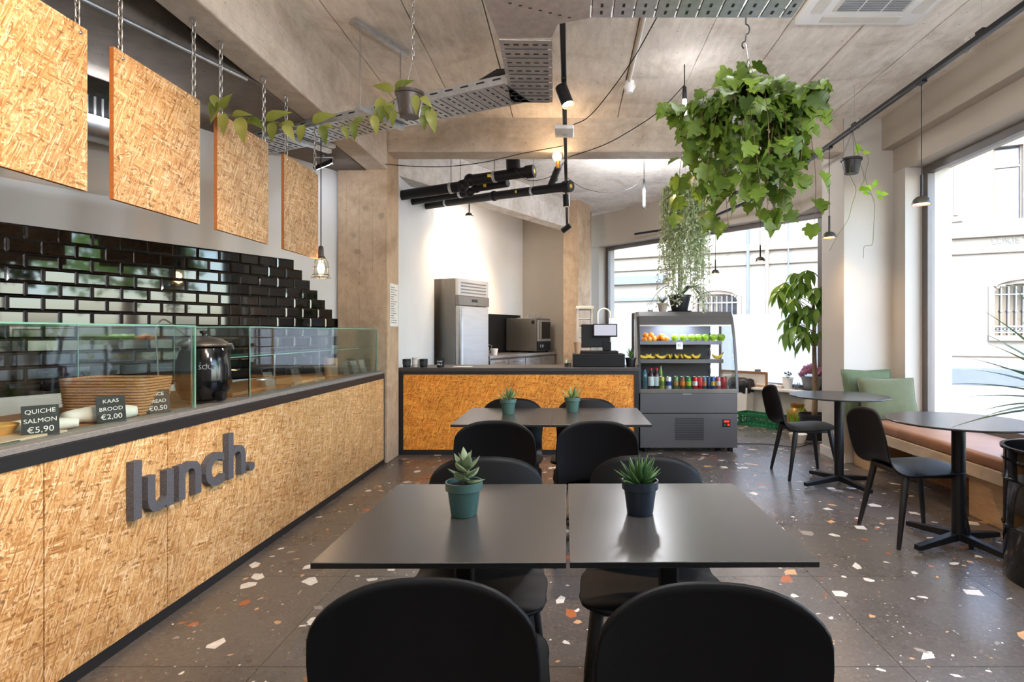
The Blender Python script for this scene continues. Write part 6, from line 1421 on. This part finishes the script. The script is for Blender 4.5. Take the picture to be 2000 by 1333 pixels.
for k in range(80): a = rv.random()*6.28; el = rv.uniform(0.1,1.5); d = Vector((math.cos(a)*math.cos(el), math.sin(a)*math.cos(el), math.sin(el))); place_leaf('petal', t, c+Vector((0,0,0.17))+Vector((d.x*0.12,d.y*0.12,d.z*0.10)), d+Vector((rv.gauss(0,0.5),rv.gauss(0,0.5),0.2)), (rv.gauss(0,1),rv.gauss(0,1),1), rv.uniform(0.7,1.1), 'petal')
c = wallpt(1476, 0.05)+Vector((0,0,SZ)); t = thing('spray_bottle', 'blue spray bottle on the rear window sill', 'bottle', c); MB().lathe([(0,0),(0.038,0),(0.04,0.01),(0.04,0.11),(0.018,0.17),(0.014,0.19),(0,0.19)], c, 18).build('bottle_body', 'spray_blue', t, smooth=True) if 'spray_blue' in MAT else (mat('spray_blue', (90,150,190), 0.3), MB().lathe([(0,0),(0.038,0),(0.04,0.01),(0.04,0.11),(0.018,0.17),(0.014,0.19),(0,0.19)], c, 18).build('bottle_body', 'spray_blue', t, smooth=True))
m = MB(); m.obox(c+Vector((0.0,0,0.225)), (0.08,0.03,0.035)); m.obox(c+Vector((0.03,0,0.19)), (0.012,0.014,0.05)); m.tube([c+Vector((0,0,0.19)), c+Vector((0,0,0.21))], 0.015, 10); m.build('trigger_head', 'pot_grey', t, bevel=0.004)
for k, (px, w, h, mt, lab) in enumerate(((1490,0.26,0.028,'paper_kraft','brown folder lying on the rear window sill'), (1493,0.24,0.018,'white_paper','stack of white papers on the brown folder'), (1514,0.17,0.04,'off_white','pale stack of papers beside the white pot'))):
    c = wallpt(px, 0.06)+Vector((0,0,SZ+(0.0285 if k == 1 else 0))); m = MB(); m.obox(c+Vector((0,0,h/2)), (w,0.16,h), Matrix.Rotation(math.atan2(wd.y,wd.x)+0.06*k,3,'Z')); solo(m, 'paper_stack', mt, lab, 'papers', bevel=0.003)
c = wallpt(1551, 0.10)+Vector((0,0,SZ)); m = MB(); m.box((c.x-0.06,c.y-0.05,SZ), (c.x+0.06,c.y+0.05,SZ+0.02))
for k in range(6): q = c+Vector((rv.uniform(-0.04,0.04), rv.uniform(-0.03,0.03), 0.02)); m.lathe([(0,0),(0.012,0),(0.016,0.03),(0,0.03)], q, 10); m.tube([q+Vector((0,0,0.03)), q+Vector((rv.gauss(0,0.01),0,0.07))], 0.003, 4)
solo(m, 'seedling_tray', 'pot_grey', 'little seedling tray on the sill between two pots', 'tray')
# waste bin and framed picture
bc_ = WA(2.93, -0.32); bM = Matrix((wd, wno, Vector((0,0,1)))).transposed()
t = thing('waste_bin', 'white waste bin lined with a black bag beside the fridge', 'bin', bc_)
m = MB(); m.add([bc_+bM @ Vector(p) for p in ((-0.13,-0.08,0),(0.13,-0.08,0),(0.13,0.08,0),(-0.13,0.08,0),(-0.16,-0.095,0.48),(0.16,-0.095,0.48),(0.16,0.095,0.48),(-0.16,0.095,0.48))], [(0,3,2,1),(0,1,5,4),(1,2,6,5),(2,3,7,6),(3,0,4,7)]); m.build('bin_body', 'white_plastic', t, bevel=0.01)
m = MB(); rb = random.Random(8); n = 44; prf = [(1.02,0.40),(1.08,0.46),(1.08,0.52),(1.0,0.57),(0.8,0.60),(0.4,0.585),(0.0,0.56)]; vs = []; fs = []
for r_, z_ in prf:
    for k in range(n):
        a = 2*PI*k/n; cx_, sy_ = math.cos(a), math.sin(a); q = r_*(1+0.035*math.sin(9*a)+rb.gauss(0,0.008))
        vs.append(bc_+bM @ Vector((0.163*q*math.copysign(abs(cx_)**0.4,cx_), 0.098*q*math.copysign(abs(sy_)**0.4,sy_), z_+rb.gauss(0,0.008))))
m.add(vs, [(i*n+k, i*n+(k+1)%n, (i+1)*n+(k+1)%n, (i+1)*n+k) for i in range(len(prf)-1) for k in range(n)]); m.build('bin_bag', 'bag_black', t, smooth='all')
t = thing('picture_board', 'wooden framed picture leaning behind the waste bin', 'picture', WA(2.9,-0.21))
for t0, t1, z0, z1 in ((2.52,2.55,0,0.70),(3.25,3.28,0,0.70),(2.55,3.25,0.67,0.70),(2.55,3.25,0.0,0.03)):
    m = MB(); m.prism([p2(WA(t0,-0.222)), p2(WA(t1,-0.222)), p2(WA(t1,-0.204)), p2(WA(t0,-0.204))], z0, z1); m.build('frame_bar', 'wood_brown', t)
m = MB(); m.prism([p2(WA(2.55,-0.214)), p2(WA(3.25,-0.214)), p2(WA(3.25,-0.208)), p2(WA(2.55,-0.208))], 0.03, 0.67); m.build('canvas', 'off_white', t)
# copper pot, bowl, grass on the floor by the column
c = Vector((2.86,7.22,0)); m = MB(); m.lathe([(0,0),(0.10,0),(0.12,0.02),(0.125,0.22),(0.115,0.27),(0.08,0.31),(0.085,0.36),(0.075,0.36),(0.06,0.30),(0,0.29)], c, 28); solo(m, 'copper_urn', 'copper_pot', 'dull copper urn on the floor behind the far round table', 'urn', smooth=True)
c = Vector((2.66,6.05,0.0)); c = Vector((2.60,6.55,0)); m = MB(); m.lathe([(0,0),(0.07,0),(0.10,0.10),(0.095,0.10),(0.06,0.008),(0,0.008)], c, 24); solo(m, 'white_bowl', 'white_plastic', 'white bowl on the floor near the money tree', 'bowl', smooth=True)
c = Vector((2.74,7.0,0)); t = thing('grass_pot', 'tuft of green grass in a low pot behind the far chair', 'plant', c); pot_mb(c, 0.05, 0.06, 0.10).build('pot', 'pot_grey', t, smooth=True); soil(c, 0.05, 0.086, t)
m = MB()
for k in range(40): a = rv.random()*6.28; b = c+Vector((0.03*math.cos(a),0.03*math.sin(a),0.088)); m.tube([b, b+Vector((0.03*math.cos(a),0.03*math.sin(a),0.12)), b+Vector((0.08*math.cos(a),0.08*math.sin(a),0.20+0.08*rv.random()))], [0.003,0.003,0.001], 3)
tag(m.build('grass_blades', 'leaf_lime', t), None, None, None, 'stuff')
